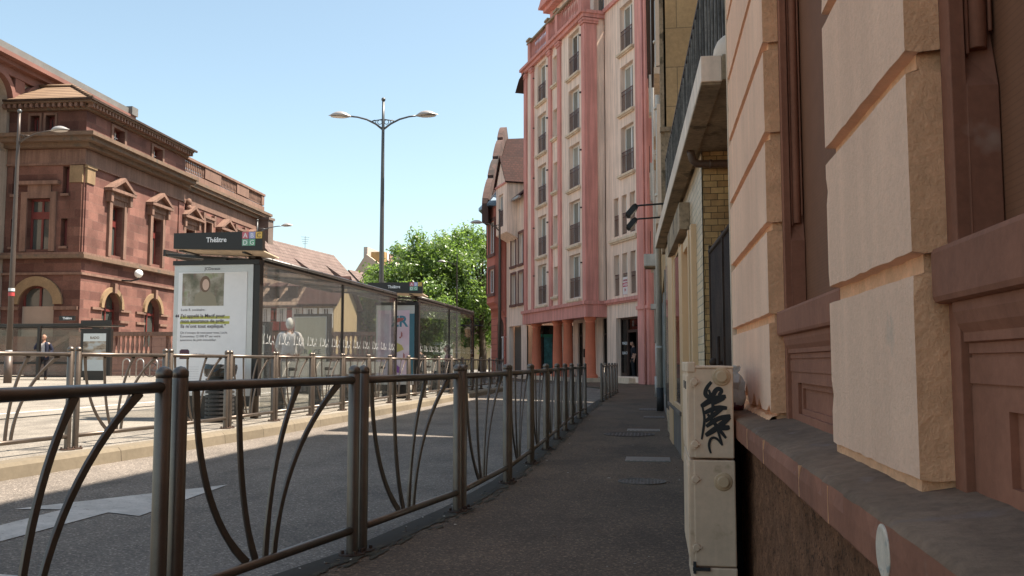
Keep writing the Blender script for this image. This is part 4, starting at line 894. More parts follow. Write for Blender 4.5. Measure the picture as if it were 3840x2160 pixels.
# ------------------------------------------------------------------ people
SKIN = mat('skin', (.50,.27,.19), .55, .08, 20, 60, .05)
def person(label, loc, rz, J, clothes, hair, head_tilt=(0,0), scale=1, hair_style='short'):
    root = thing('person', label, 'person', loc, rz)
    edges = [('pelvis','waist'),('waist','chest'),('chest','neck'),('neck','nape')]
    for s in 'LR': edges += [('chest','sh'+s),('sh'+s,'el'+s),('el'+s,'wr'+s),('pelvis','hip'+s),('hip'+s,'kn'+s),('kn'+s,'an'+s),('an'+s,'toe'+s)]
    rad = {'pelvis':(.155,.115),'waist':(.145,.105),'chest':(.165,.115),'neck':(.055,.055),'nape':(.05,.05)}
    for s in 'LR': rad.update({'sh'+s:(.062,.06),'el'+s:(.043,.043),'wr'+s:(.028,.028),'hip'+s:(.09,.09),'kn'+s:(.058,.058),'an'+s:(.042,.045),'toe'+s:(.04,.032)})
    bm = bmesh.new(); lay = bm.verts.layers.skin.verify(); V = {}
    for k, p in J.items():
        if k in rad: V[k] = bm.verts.new(p); V[k][lay].radius = rad[k]
    for a, b in edges: bm.edges.new((V[a],V[b]))
    V['pelvis'][lay].use_root = True
    me = bpy.data.meshes.new('b'); bm.to_mesh(me); bm.free(); ob = bpy.data.objects.new('b', me); COL.objects.link(ob)
    ob.modifiers.new('s','SKIN').use_smooth_shade = True; ss = ob.modifiers.new('u','SUBSURF'); ss.levels = 2; ss.render_levels = 2
    bpy.context.view_layer.update()
    body = bpy.data.meshes.new_from_object(ob.evaluated_get(bpy.context.evaluated_depsgraph_get())); bpy.data.objects.remove(ob)
    vs = [v.co.copy() for v in body.vertices]; fs = [list(p.vertices) for p in body.polygons]; nr = [v.normal.copy() for v in body.vertices]
    segs = [(a, b, Vector(J[a]), Vector(J[b])) for a, b in edges]
    def near(p):
        best = None
        for a, b, A, B in segs:
            d = B-A; q = max(0, min(1, (p-A).dot(d)/d.length_squared)); ds = (p-(A+d*q)).length
            if best is None or ds < best[0]: best = (ds, a, b, q)
        return best
    zone = []
    for p in vs:
        _, a, b, q = near(p); z = 'torso'
        if a.startswith('sh'): z = 'uarm'
        elif a.startswith('el'): z = 'farm' if q < .97 else 'hand'
        elif a.startswith('hip') or (a == 'kn'+a[-1]): z = 'leg'
        elif a.startswith('an'): z = 'foot'
        elif a == 'neck' : z = 'neck'
        elif a == 'chest' and b == 'neck': z = 'torso' if q < .75 else 'neck'
        elif a == 'pelvis': z = 'leg' if p.z < J['pelvis'][2]+.03 else 'torso'
        zone.append(z)
    mb = MB(); mb.add(vs, fs, True)
    # hands: palm, four fingers, thumb
    for s in 'LR':
        w = Vector(J['wr'+s]); d = (Vector(J['hd'+s]) - w).normalized() if 'hd'+s in J else (w-Vector(J['el'+s])).normalized()
        side = d.cross(Vector((1,0,0))) if abs(d.x) < .8 else d.cross(Vector((0,1,0))); side.normalize(); nn = side.cross(d)
        mb.tube([w - d*.02, w + d*.03, w + d*.085], [.026,.036,.034], 8)
        for k, L in enumerate((.062,.072,.068,.052)):
            b0 = w + d*.08 + side*(.027-.018*k); mb.tube([b0, b0 + d*L*.5 + nn*.004, b0 + d*L*.9 + nn*.018], [.009,.0085,.006], 6)
        mb.tube([w + d*.03 + side*.03, w + d*.06 + side*.052, w + d*.095 + side*.056], [.011,.010,.007], 6)
    # head: sculpted ellipsoid with brow, nose, chin and ears
    c = Vector(J['head']); T = Matrix.Translation(c) @ Matrix.Rotation(head_tilt[1],4,'Z') @ Matrix.Rotation(head_tilt[0],4,'X'); n = 20; m = 14; hv = []
    for i in range(m+1):
        a = math.pi*i/m
        for k in range(n):
            t2 = 2*math.pi*k/n; x, y, z = .076*math.sin(a)*math.cos(t2), .098*math.sin(a)*math.sin(t2), .118*math.cos(a)
            if z < 0: x *= 1+z*2.2; y = y*(1+z*1.2) - (.012 if y < 0 else -.0)
            if y < 0:
                if abs(x) < .02 and -.045 < z < .02: y -= .024*(1-abs(z+.02)/.045)
                if .012 < abs(x) < .048 and 0 < z < .03: y += .010
                if abs(x) < .03 and -.075 < z < -.055: y -= .006
            hv.append(T @ Vector((x,y,z)))
    mb.add(hv, [[i*n+k,(i+1)*n+k,(i+1)*n+(k+1)%n,i*n+(k+1)%n] for i in range(m) for k in range(n)], True)
    for sx_ in (-1,1):
        e = [T @ Vector((sx_*(.074+.012*math.sin(3.14*i/4)), .012, -.03+.015*i)) for i in range(5)]; mb.tube(e, [.006,.013,.014,.012,.006], 6)
    bo = build('body', mb, SKIN, root, local=True, recalc=False)
    for sx_ in (-1,1):
        e = MB(); e.ball(T @ Vector((sx_*.030,-.082,.012)), .011, 8); build('eye', e, INK, root, local=True)
    for nm, zs, off, m_ in clothes:
        q = MB(); idx = {}; used = [f for f in fs if all(zone[i] in zs for i in f)]
        for f in used:
            for i in f: idx.setdefault(i, len(idx))
        order = sorted(idx, key=idx.get); cv = [vs[i] + nr[i]*off for i in order]
        q.add(cv, [[idx[i] for i in f] for f in used], True); o_ = build(nm, q, m_, root, local=True, recalc=False)
        sol = o_.modifiers.new('s','SOLIDIFY'); sol.thickness = .01; sol.offset = -1
    if hair:
        q = MB(); hv2 = []; keep = []
        for i in range(m+1):
            for k in range(n):
                a = math.pi*i/m; t2 = 2*math.pi*k/n; x, y, z = .082*math.sin(a)*math.cos(t2), .105*math.sin(a)*math.sin(t2)+.004, .125*math.cos(a)
                hv2.append(T @ Vector((x,y,z))); keep.append((z > .055 or (y > .015 and z > -.06)) if hair_style == 'short' else (z > .06 or (y > -.01 and z > -.12) or (hair_style == 'crown' and False)) if hair_style == 'long' else (y > .0 and -.05 < z < .07))
        fs2 = [[i*n+k,(i+1)*n+k,(i+1)*n+(k+1)%n,i*n+(k+1)%n] for i in range(m) for k in range(n)]
        q.add(hv2, [f for f in fs2 if all(keep[i] for i in f)], True); o_ = build('hair', q, hair, root, local=True, recalc=False); sol = o_.modifiers.new('s','SOLIDIFY'); sol.thickness = .014; sol.offset = 0
    root.scale = (scale,)*3
    return root
def stand(**k):
    J = dict(pelvis=(0,0,.93),waist=(0,.0,1.10),chest=(0,.0,1.33),neck=(0,.0,1.49),nape=(0,-.01,1.57),head=(0,-.025,1.645),
             shL=(.185,.0,1.41),elL=(.235,.02,1.13),wrL=(.245,-.05,.88),shR=(-.185,.0,1.41),elR=(-.235,.02,1.13),wrR=(-.245,-.05,.88),
             hipL=(.09,0,.88),knL=(.105,-.02,.49),anL=(.11,.02,.08),toeL=(.125,-.13,.035),hipR=(-.09,0,.88),knR=(-.105,-.02,.49),anR=(-.11,.02,.08),toeR=(-.125,-.13,.035))
    J.update(k); return J
def sit(**k):
    J = dict(pelvis=(0,0,.52),waist=(0,.02,.69),chest=(0,.01,.92),neck=(0,-.02,1.08),nape=(0,-.03,1.16),head=(0,-.045,1.235),
             shL=(.185,0,1.0),elL=(.22,-.03,.74),wrL=(.12,-.24,.66),shR=(-.185,0,1.0),elR=(-.22,-.03,.74),wrR=(-.12,-.24,.66),
             hipL=(.09,-.05,.50),knL=(.11,-.45,.50),anL=(.11,-.44,.09),toeL=(.12,-.58,.04),hipR=(-.09,-.05,.50),knR=(-.11,-.45,.50),anR=(-.11,-.44,.09),toeR=(-.12,-.58,.04))
    J.update(k); return J
NAVY = mat('navy_cloth', (.022,.025,.055), .85, .15, 10, 90, .2); PALE = mat('pale_shirt', (.55,.52,.53), .85, .08, 10, 90, .2); DARK = mat('dark_trousers', (.022,.018,.022), .85, .15, 10, 90, .2)
SHOE = flat('brown_shoe', (.10,.06,.04), .5); GREYH = flat('grey_hair', (.42,.40,.38), .8); WHITEH = flat('white_hair', (.70,.68,.66), .8); DKH = flat('dark_hair', (.018,.013,.011), .7); BRH = flat('brown_hair', (.10,.05,.035), .7)
TOP = ('torso','uarm','farm')
P1 = person('man in navy jacket holding a phone to his ear under the far left shelter', (-23.42,32.3,.335), R(18),
    stand(shR=(-.19,0,1.41),elR=(-.31,-.10,1.20),wrR=(-.15,-.14,1.50),hdR=(-.11,-.12,1.60),elL=(.30,.05,1.14),wrL=(.21,-.13,.98),hdL=(.16,-.16,.93),anR=(-.19,-.05,.08),toeR=(-.24,-.19,.035),knR=(-.15,-.06,.49),anL=(.08,.06,.08)),
    [('shirt',('torso',),.006,PALE),('jacket',('uarm','farm'),.020,NAVY),('trousers',('leg',),.014,DARK),('shoes',('foot',),.012,SHOE)], GREYH, (R(8),R(-12)), 1.0, 'ring')
q = MB()                                      # open jacket body: back and flanks
for sx_ in (-1,1):
    prof = [(sx_*.075,-.135),(sx_*.135,-.125),(sx_*.185,-.06),(sx_*.19,.04),(sx_*.14,.125),(0,.145)]
    rows = [[Vector((x*k,y*k,z)) for x, y in prof] for z, k in ((.78,1.06),(.95,1.02),(1.12,.98),(1.30,1.06),(1.42,.95),(1.48,.55))]
    vs = [p for r_ in rows for p in r_]; q.add(vs, [[i*6+j,i*6+j+1,(i+1)*6+j+1,(i+1)*6+j] for i in range(5) for j in range(5)], True)
jo = build('jacket_body', q, NAVY, P1, local=True); sm_ = jo.modifiers.new('s','SOLIDIFY'); sm_.thickness = .012
q = MB(); q.box(-.142,-.128,-.155,-.085,1.575,1.70); build('phone', q, M['black'], P1, local=True)
person('white haired person in pale jumper standing, back turned, inside the nearer shelter', (-7.66,18.5,.2), R(195), stand(elL=(.25,-.03,1.14),wrL=(.18,-.2,1.02),elR=(-.25,-.03,1.14),wrR=(-.18,-.2,1.02)),
    [('jumper',TOP,.022,mat('grey_white_jumper',(.60,.58,.60),.9,.08,10,90,.2)),('trousers',('leg',),.014,mat('grey_trousers',(.22,.20,.21),.9)),('shoes',('foot',),.012,SHOE)], WHITEH, (R(6),0), 1.0, 'long')
dx_, dy_ = pk(2.78, -.42)
person('man in dark tee shirt standing head bowed in the pink building shop doorway', (dx_,dy_,.30), R(-72), stand(head=(0,-.055,1.635),nape=(0,-.025,1.57),elL=(.225,.04,1.13),wrL=(.235,-.03,.87),elR=(-.225,.04,1.13),wrR=(-.235,-.03,.87)),
    [('shirt',('torso','uarm'),.014,mat('black_tee',(.012,.012,.02),.9)),('trousers',('leg',),.014,mat('black_jeans',(.008,.008,.010),.9)),('shoes',('foot',),.012,M['black'])], DKH, (R(22),0), .98)
person('seated person with black hair and dark top in the farther shelter', (-6.25,24.1,.19), R(-90), sit(), [('jacket',TOP,.02,DARK),('trousers',('leg',),.014,NAVY),('shoes',('foot',),.012,SHOE)], DKH, (R(4),0), 1, 'long')
person('seated person with brown hair and pink top in the farther shelter', (-6.25,27.6,.19), R(-90), sit(), [('top',TOP,.02,mat('dusty_pink_top',(.42,.20,.22),.9)),('trousers',('leg',),.014,NAVY),('shoes',('foot',),.012,SHOE)], BRH, (R(4),0), 1, 'long')

# ------------------------------------------------------------------ bike hoops and a bicycle before the theatre
def hoop():
    m = MB(); pts = [(-.0,-.30,.33),(0,-.30,.98)] + [(0,-.30+.30*(1-math.cos(math.pi*i/8)),.98+.20*math.sin(math.pi*i/8)) for i in range(1,8)] + [(0,.30,.98),(0,.30,.33)]
    m.tube(pts, .028, 8); return m
hb = None
for k in range(7):
    lb = 'steel bicycle hoop before the theatre parapet, %s in the row from the left' % ORD[k]
    if hb is None: hb = o = build('bike_hoop', hoop(), M['zinc'])
    else: o = hb.copy(); COL.objects.link(o)
    o.location = (-24.0+.62*k, 38.9+.1*k, 0); o.rotation_euler = (0,0,R(62)); tag(o, lb, 'bike rack', 'bicycle hoops before the theatre')
BK = thing('bicycle', 'dark bicycle leaning among the hoops before the theatre', 'bicycle', (-22.5,39.4,.34), R(10))
for x in (-.52,.52):
    m = MB(); m.tube([(x+.32*math.cos(6.283*i/24),0,.33+.32*math.sin(6.283*i/24)) for i in range(25)], .018, 6, caps=False)
    for i in range(8): m.tube([(x,0,.33),(x+.31*math.cos(.785*i),0,.33+.31*math.sin(.785*i))], .004, 4)
    build('wheel', m, M['castiron'], BK, local=True)
m = MB(); A_, B_, C_, D_ = (-.52,0,.33),(-.08,0,.30),(-.20,0,.78),(.36,0,.80)
for a, b in ((A_,B_),(A_,C_),(B_,C_),(B_,D_),(C_,D_),(D_,(.52,0,.33)),(C_,(-.23,0,.90)),(D_,(.34,0,.95))): m.tube([a,b], .016, 6)
build('frame', m, flat('grey_bike_paint',(.2,.2,.21),.4), BK, local=True); m = MB(); m.box(-.36,-.12,-.06,.06,.90,.95); build('saddle', m, M['black'], BK, local=True); m = MB(); m.tube([(.34,-.26,.98),(.36,0,.96),(.34,.26,.98)], .013, 6); build('handlebar', m, M['black'], BK, local=True)
# ------------------------------------------------------------------ pink apartment building
FP = frame(PX0, PY0, PD[0], PD[1], PN[0], PN[1])
PB = thing('apartment_building', 'tall beige and pink apartment building with terracotta columns at the street bend', 'building', (2,48,0))
def B(name, boxes, m, par, F=FP, bevel=0):
    mb = MB(F)
    for b in boxes: mb.box(*b)
    return build(name, mb, m, par, bevel=bevel)
PR = random.Random(31); PC = flat('pale_curtain_glass', (.30,.295,.26), .1, 0, .7)
def window(F, par, a, b, z0, z1, o, d=.30, guard=True, sill=True, split=.5, frame_m=None, pane_m=None, transom=None, rail_m=None, sill_ext=.16):
    fm = frame_m or M['white']; y = o-d
    bx = [(a,a+.07,y,y+.06,z0,z1),(b-.07,b,y,y+.06,z0,z1),(a+.07,b-.07,y,y+.06,z1-.08,z1),(a+.07,b-.07,y,y+.06,z0,z0+.09)]
    if split: c = a+(b-a)*split; bx.append((c-.05,c+.05,y,y+.065,z0+.09,z1-.08))
    if transom: bx.append((a+.07,b-.07,y,y+.058,z0+transom,z0+transom+.06))
    w = B('window', bx, fm, par, F)
    mb = MB(F); mb.box(a+.03,b-.03,y+.015,y+.03,z0+.05,z1-.05); build('pane', mb, pane_m or PR.choice([M['curtain'],M['curtain'],M['pane'],PC]), w)
    if sill: B('sill', [(a-sill_ext,b+sill_ext,o-.05,o+.17,z0-.20,z0-.09),(a-sill_ext+.05,b+sill_ext-.05,o-.05,o+.11,z0-.26,z0-.20)], M['sill'], w, F)
    if guard:
        n = max(4, int((b-a)/.105)); yy = o-.06
        bx = [(a,b,yy-.015,yy+.015,z0+1.0,z0+1.03),(a,b,yy-.012,yy+.012,z0+.82,z0+.84),(a,b,yy-.012,yy+.012,z0+.04,z0+.06)] + [(a+(b-a)*(k+.5)/n-.009,a+(b-a)*(k+.5)/n+.009,yy-.009,yy+.009,z0+.06,z0+1.0) for k in range(n)]
        B('guard_rail', bx, rail_m or M['railred'], w, F)
    return w
SZ = [4.28, 7.05, 9.98, 12.93, 15.90]; HW = 2.22
ops = [(1.59,3.04,z,z+HW) for z in SZ[2:]]
TR = [(1.52,2.10),(2.45,3.03),(3.38,3.96)]
for z in SZ[:2]: ops += [(a,b,z-.1 if z == SZ[0] else z,z+HW-.35) for a, b in TR]
ops.append((1.08,3.82,.36,3.12)); ops.append((1.59,3.04,18.95,21.0))
mb = MB(FP); wall(mb, -.1, 4.9, 0, 23, ops, 0, .34); wall(mb, -6, -.1, 0, 23, [], -.02, .1); build('front_wall', mb, M['beige'], PB)
mb = MB(FP); mb.box(-5.9, 14.7, -12, -2.6, 0, 22.5); build('core_wall', mb, M['beige'], PB)
for z in SZ[2:]+[18.95]: window(FP, PB, 1.59, 3.04, z, z+(HW if z < 18 else 2.05), 0, .30)
for z in SZ[:2]:
    for a, b in TR: window(FP, PB, a, b, z-.1 if z == SZ[0] else z, z+HW-.35, 0, .30, split=None, sill=False)
B('string_course', [(1.2,4.3,-.02,.16,6.78,6.90),(1.25,4.25,-.02,.10,6.70,6.78)], M['sill'], PB)
B('string_course', [(1.0,4.9,-.02,.18,3.88,4.04),(1.0,4.9,-.02,.10,3.80,3.88)], M['pink'], PB)
B('string_course', [(1.0,4.9,-.02,.12,18.55,18.75)], M['pink'], PB)
B('pilaster', [(-.35,.74,-.02,.30,.0,20.5),(-.40,.80,-.02,.36,3.36,3.52)], M['pink'], PB)
mb = MB(FP); mb.tube([(-.10,.35,20),(-.10,.35,.02)], .045, 10); build('downpipe', mb, M['pink'], PB)
# projecting bay
BO = 1.0; A1, A2 = (5.89,7.42), (11.0,12.45); MD = (8.95,9.80)
ops = []
for z in SZ: ops += [(A1[0],A1[1],z,z+HW),(A2[0],A2[1],z,z+HW)]; ops += [(MD[0],MD[1],z+.35,z+HW-.35)]
mb = MB(FP); wall(mb, 5.0, 14.75, 4.03, 18.5, ops, BO, .34); mb.quad((5.0,BO,4.0),(5.0,0,4.0),(5.0,0,18.5),(5.0,BO,18.5)); mb.quad((14.75,BO,4.0),(14.75,-1,4.0),(14.75,-1,18.5),(14.75,BO,18.5)); mb.quad((5,BO,18.5),(14.75,BO,18.5),(14.75,-1,18.5),(5,-1,18.5)); build('bay_wall', mb, M['beige'], PB)
for z in SZ:
    for a, b in (A1, A2): window(FP, PB, a, b, z, z+HW, BO, .30)
    window(FP, PB, MD[0], MD[1], z+.35, z+HW-.35, BO, .28, guard=False, split=None, sill=True, sill_ext=.1)
    B('vent_bar', [(5.52,5.66,BO,BO+.10,z+1.66,z+1.72),(10.6,10.74,BO,BO+.1,z+1.66,z+1.72),(13.0,13.1,BO,BO+.1,z+1.66,z+1.72)], M['castiron'], PB)
for a, b in ((5.0,5.36),(8.48,8.90),(9.92,10.36),(13.05,13.42),(14.3,14.75)):
    B('pilaster', [(a,b,BO-.02,BO+.10,4.04,18.0),(a-.06,b+.06,BO-.02,BO+.16,18.0,18.12),(a-.10,b+.10,BO-.02,BO+.20,18.12,18.24)], M['pink'], PB)
B('pilaster', [(4.93,5.0,.42,BO+.10,4.04,17.98),(4.87,5.0,.36,BO+.16,18.0,18.12),(4.83,5.0,.34,BO+.2,18.12,18.24)], M['pink'], PB)
B('bay_recess', [(8.9,9.92,BO+.001,BO+.012,z-.3,z+.35) for z in SZ], M['beige'], PB)
B('cornice', [(4.80,14.95,-.3,BO+.32,18.50,18.66),(4.86,14.9,-.3,BO+.2,18.30,18.50)], M['pink'], PB)
bal = B('balustrade', [(4.95,5.42,BO-.25,BO+.22,18.66,19.95),(8.5,8.9,BO-.1,BO+.22,18.66,19.95),(9.95,10.35,BO-.1,BO+.22,18.66,19.95),(13.2,13.6,BO-.1,BO+.22,18.66,19.95),(5.42,13.2,BO+.0,BO+.16,18.66,18.76)], M['pink'], PB)
B('coping', [(4.9,13.7,BO-.08,BO+.26,19.78,19.88),(8.42,8.98,BO-.16,BO+.3,19.95,20.06),(9.87,10.43,BO-.16,BO+.3,19.95,20.06),(13.12,13.7,BO-.16,BO+.3,19.95,20.06),(4.85,5.5,BO-.3,BO+.3,19.95,20.1)], M['soffit'], bal)
for a, b, n in ((5.42,8.5,14),(8.9,9.95,5),(10.35,13.2,13)):
    for k in range(n): q = a+(b-a)*(k+.5)/n; mb = MB(FP); mb.lathe([(.05,18.76),(.028,18.9),(.045,19.2),(.026,19.6),(.045,19.78)], (q,BO+.08,0), 8); build('baluster', mb, M['pink'], bal)
mb = MB(FP); wall(mb, 4.9, 13.9, 18.4, 22.2, [(6.0,7.4,19.2,21.2,.7),(8.9,9.9,19.2,20.9,.5),(10.9,12.1,19.2,20.9,.6)], -.45, .3); mb.quad((13.9,-.45,18.4),(13.9,-6,18.4),(13.9,-6,22.2),(13.9,-.45,22.2)); build('attic_wall', mb, M['beige'], PB)
B('attic_pane', [(5.95,12.2,-.8,-.74,19.1,21.3)], M['pane'], PB)
B('attic_trim', [(13.5,13.95,-.5,-.32,18.6,22.2),(4.9,14.3,-.5,-.0,22.1,22.35),(4.9,14.5,-.5,.25,22.35,22.5)], M['pink'], PB)
mb = MB(FP); mb.prism([(14.6,22.5),(9.4,27),(4.6,22.5)], 1, -6, .2); build('gable_roof', mb, M['pink'], PB)
mb = MB(FP); mb.add([(14.75,BO+.4,18.0),(15.2,BO+.5,17.3),(15.2,-5,17.3),(14.75,-5,18.2),(13.4,BO-.2,19.3),(13.4,-5,19.3)], [[0,1,2,3],[0,4,5,3],[0,1,2,3][::-1]]); build('side_roof', mb, M['brownwood'], PB, recalc=False)
# colonnade
B('beam', [(4.90,14.95,BO-.65,BO+.12,3.24,3.86),(4.84,15.0,BO-.65,BO+.22,3.86,4.03),(4.90,5.6,-.1,BO-.65,3.24,3.86),(4.84,5.6,-.1,BO-.65,3.86,4.03)], M['pink'], PB)
B('porch_ceiling', [(4.95,14.9,-1.5,BO-.6,3.6,3.8)], M['beige'], PB)
B('porch_floor', [(4.6,15.2,-1.5,BO+.35,.0,.26)], M['sill'], PB)
for tt in (5.32, 8.42, 10.0, 13.55):
    mb = MB(FP); mb.lathe([(.36,.26),(.36,.36),(.33,.40),(.30,.43),(.27,.48),(.265,1.5),(.225,2.95),(.25,2.97),(.25,3.01),(.225,3.03),(.24,3.08),(.30,3.14),(.31,3.24)], (tt,.72,0), 24); build('column', mb, M['terracotta'], PB)
mb = MB(FP); wall(mb, 4.9, 15.0, .2, 3.7, [(5.7,7.6,.3,3.3),(8.6,9.6,.3,3.2),(10.4,11.1,.3,3.2),(11.9,13.3,.3,3.3)], -.9, .2); mb.quad((4.9,0,.2),(4.9,-.9,.2),(4.9,-.9,3.7),(4.9,0,3.7)); build('porch_wall', mb, M['beige'], PB)
for a, b in ((5.7,7.6),(8.6,9.6),(10.4,11.1),(11.9,13.3)):
    w_ = B('shop_window', [(a,a+.07,-1.07,-.98,.3,3.3),(b-.07,b,-1.07,-.98,.3,3.3),(a,b,-1.065,-.985,2.45,2.53),((a+b)/2-.03,(a+b)/2+.03,-1.065,-.985,.3,2.45)], M['brownwood'], PB); B('pane', [(a,b,-1.05,-1.03,.3,3.3)], M['darkpane'], w_)
B('poster', [(11.95,12.9,-1.028,-1.02,.7,2.5)], mat('teal_poster',(.05,.20,.22),.4,.5,1.5,3,0), PB); B('poster', [(11.95,12.95,-1.026,-1.019,2.5,2.66)], flat('green_band',(.03,.22,.15),.4), PB)
eb = B('end_window', [(14.56,14.66,-.75,-.66,.3,3.2),(14.56,14.66,.42,.5,.3,3.2),(14.56,14.66,-.66,.42,3.1,3.2),(14.56,14.66,-.66,.42,.3,.5),(14.57,14.65,-.06,.0,.5,3.1)], M['brownwood'], PB); B('pane', [(14.6,14.63,-.7,.46,.4,3.15)], M['darkpane'], eb); B('poster', [(14.575,14.59,-.62,-.1,.7,2.5)], bpy.data.materials['teal_poster'], eb); B('poster', [(14.572,14.588,-.64,.38,2.5,2.68)], bpy.data.materials['green_band'], eb)
B('mail_slot', [(10.05,10.18,-.9,-.83,1.3,1.75)], M['castiron'], PB)
B('sign_plate', [(14.62,14.98,BO-.66,BO-.62,2.75,3.2)], M['sill'], PB); text('01', .34, Matrix.Translation(Vector((*pk(14.80,BO-.60),2.86))) @ Matrix(((-PD[0],0,PN[0],0),(-PD[1],0,PN[1],0),(0,1,0,0),(0,0,0,1))), INK, PB, bold=.006)
# corner shop
sw = B('shop_front', [(1.08,1.16,-.34,-.24,.36,3.12),(3.74,3.82,-.34,-.24,.36,3.12),(1.16,3.74,-.34,-.24,3.04,3.12),(2.98,3.06,-.34,-.24,.36,3.04),(1.98,2.05,-.34,-.24,.36,2.5),(1.34,1.42,-.34,-.24,.36,3.04),(1.16,3.06,-.34,-.24,2.42,2.54),(1.16,1.98,-.34,-.22,.36,.52),(3.06,3.74,-.34,-.22,.36,.52)], M['brownwood'], PB)
B('pane', [(3.06,3.74,-.30,-.29,.5,3.04),(1.16,1.98,-.30,-.29,.5,2.42),(1.16,3.06,-.30,-.29,2.54,3.04)], glass('dark_tinted_pane',(.16,.17,.16),1.0), sw)
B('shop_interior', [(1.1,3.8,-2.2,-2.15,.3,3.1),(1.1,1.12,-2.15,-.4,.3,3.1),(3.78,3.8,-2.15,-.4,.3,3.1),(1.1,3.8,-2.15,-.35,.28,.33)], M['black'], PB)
B('doorstep', [(1.3,3.9,0,.55,.0,.10),(1.7,3.6,0,.32,.10,.30)], M['sill'], PB)
TX = lambda t_, o_, z_: Matrix.Translation(Vector((*pk(t_,o_),z_))) @ Matrix(((-PD[0],0,PN[0],0),(-PD[1],0,PN[1],0),(0,1,0,0),(0,0,0,1)))
text('MARQUE', .19, TX(3.40,-.285,1.86), WHITE, sw, sx=.85); text('BLANCHE', .19, TX(3.40,-.285,1.40), WHITE, sw, sx=.78)
bn = thing('sale_banner', 'white and red for sale banner hanging on a window rail of the pink building', 'banner', (*pk(2.74,.02),4.1), 0)
B('cloth', [(2.46,3.02,-.03,-.02,4.06,5.02)], flat('white_banner',(.72,.66,.64),.7), bn); RB = flat('red_print',(.45,.03,.07),.6)
B('red_band', [(2.46,3.02,-.0195,-.015,4.56,4.76)], RB, bn); text('APPARTEME', .125, TX(2.74,-.014,4.82), RB, bn, sx=.68, bold=.002); text('A VEND', .17, TX(2.74,-.013,4.60), WHITE, bn, sx=.82, bold=.003); text('F4', .20, TX(2.74,-.014,4.34), RB, bn, bold=.004); text('06 54 21', .14, TX(2.74,-.014,4.12), RB, bn, sx=.85, bold=.002)

# ------------------------------------------------------------------ beige house with dormer
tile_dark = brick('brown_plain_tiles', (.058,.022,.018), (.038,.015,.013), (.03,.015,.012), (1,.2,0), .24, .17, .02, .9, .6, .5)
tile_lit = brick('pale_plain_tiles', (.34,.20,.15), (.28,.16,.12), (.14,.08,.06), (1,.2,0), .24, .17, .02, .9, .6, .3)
BH = thing('dormer_house', 'narrow beige house with a projecting gabled oriel beside the pink apartments', 'house', (*pk(17,-3),0))
F9 = 0.9
ops = [(15.9,18.45,.1,3.25)] + [(a,b,z,z+2.15) for z in (5.25,8.15-1.95+.0) for a, b in ()]
W2 = [(15.45,16.35),(16.95,17.85)]; ops = [(15.9,18.45,.1,3.25)] + [(a,b,z,z+2.2) for a, b in W2 for z in (4.75,7.35-.65)]
ops = [(15.9,18.45,.1,3.25)] + [(a,b,z,z+1.85) for a, b in W2 for z in (4.6,7.0)]
mb = MB(FP); wall(mb, 14.8, 18.95, 0, 11.2, ops, F9, .3); mb.quad((18.95,F9,0),(18.95,-6,0),(18.95,-6,11.2),(18.95,F9,11.2)); build('wall', mb, M['beige'], BH)
B('garage_door', [(15.9,18.45,.45,.5,.1,3.25)], mat('grey_brown_shutter',(.10,.085,.07),.8,.1,1,20,.1), BH)
for a, b in W2:
    for z in (4.6,7.0):
        w_ = window(FP, BH, a, b, z, z+1.85, F9, .25, guard=False, sill=False, split=.5, pane_m=M['pane'])
        B('surround', [(a-.14,a,F9,F9+.05,z-.14,z+2.0),(b,b+.14,F9,F9+.05,z-.14,z+2.0),(a,b,F9,F9+.05,z+1.86,z+2.0),(a-.16,b+.16,F9,F9+.12,z-.16,z-.02)], mat('brown_stone_surround',(.16,.075,.06),.85) if 'brown_stone_surround' not in bpy.data.materials else bpy.data.materials['brown_stone_surround'], w_)
mb = MB(FP); wall(mb, 16.4, 18.75, 9.0, 12.1, [(17.2,18.2,9.45,11.5)], F9+.75, .2); OR = F9+.75
mb.quad((16.4,OR,9.0),(16.4,-2,9.0),(16.4,-2,12.1),(16.4,OR,12.1)); mb.quad((18.75,OR,9.0),(18.75,-2,9.0),(18.75,-2,12.1),(18.75,OR,12.1)); mb.quad((16.4,OR,9),(18.75,OR,9),(18.75,F9,8.6),(16.4,F9,8.6)); mb.quad((16.4,OR,12.1),(18.75,OR,12.1),(17.57,OR,13.75)); mb.quad((16.4,OR,9),(16.4,F9,8.6),(16.4,F9,9)); mb.quad((18.75,OR,9),(18.75,F9,8.6),(18.75,F9,9)); orl = build('oriel', mb, M['beige'], BH)
window(FP, BH, 17.2, 18.2, 9.45, 11.5, OR, .2, guard=True, sill=False, split=.5, pane_m=M['pane'])
mb = MB(FP)
for s_, e in ((16.25,-1),(18.9,1)):
    mb.add([(17.57,OR+.15,13.85),(s_,OR+.15,12.0),(s_,-3,12.0),(17.57,-3,13.85),(17.57,OR+.15,13.95),(s_-.05,OR+.15,12.08),(s_-.05,-3,12.08),(17.57,-3,13.95)], [[0,3,2,1],[4,5,6,7],[0,1,5,4],[1,2,6,5],[2,3,7,6],[3,0,4,7]])
build('oriel_roof', mb, tile_dark, orl)
B('oriel_trim', [(16.3,18.85,OR+.0,OR+.08,12.02,12.12)], M['pink'], orl)
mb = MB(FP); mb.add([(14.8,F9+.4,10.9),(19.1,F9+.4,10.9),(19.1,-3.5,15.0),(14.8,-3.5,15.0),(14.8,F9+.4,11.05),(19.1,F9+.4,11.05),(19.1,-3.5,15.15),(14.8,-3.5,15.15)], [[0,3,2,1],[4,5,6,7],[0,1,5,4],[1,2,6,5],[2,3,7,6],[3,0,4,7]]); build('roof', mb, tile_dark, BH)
B('gutter', [(14.8,16.3,F9+.36,F9+.52,10.85,10.98)], M['zinc'], BH)

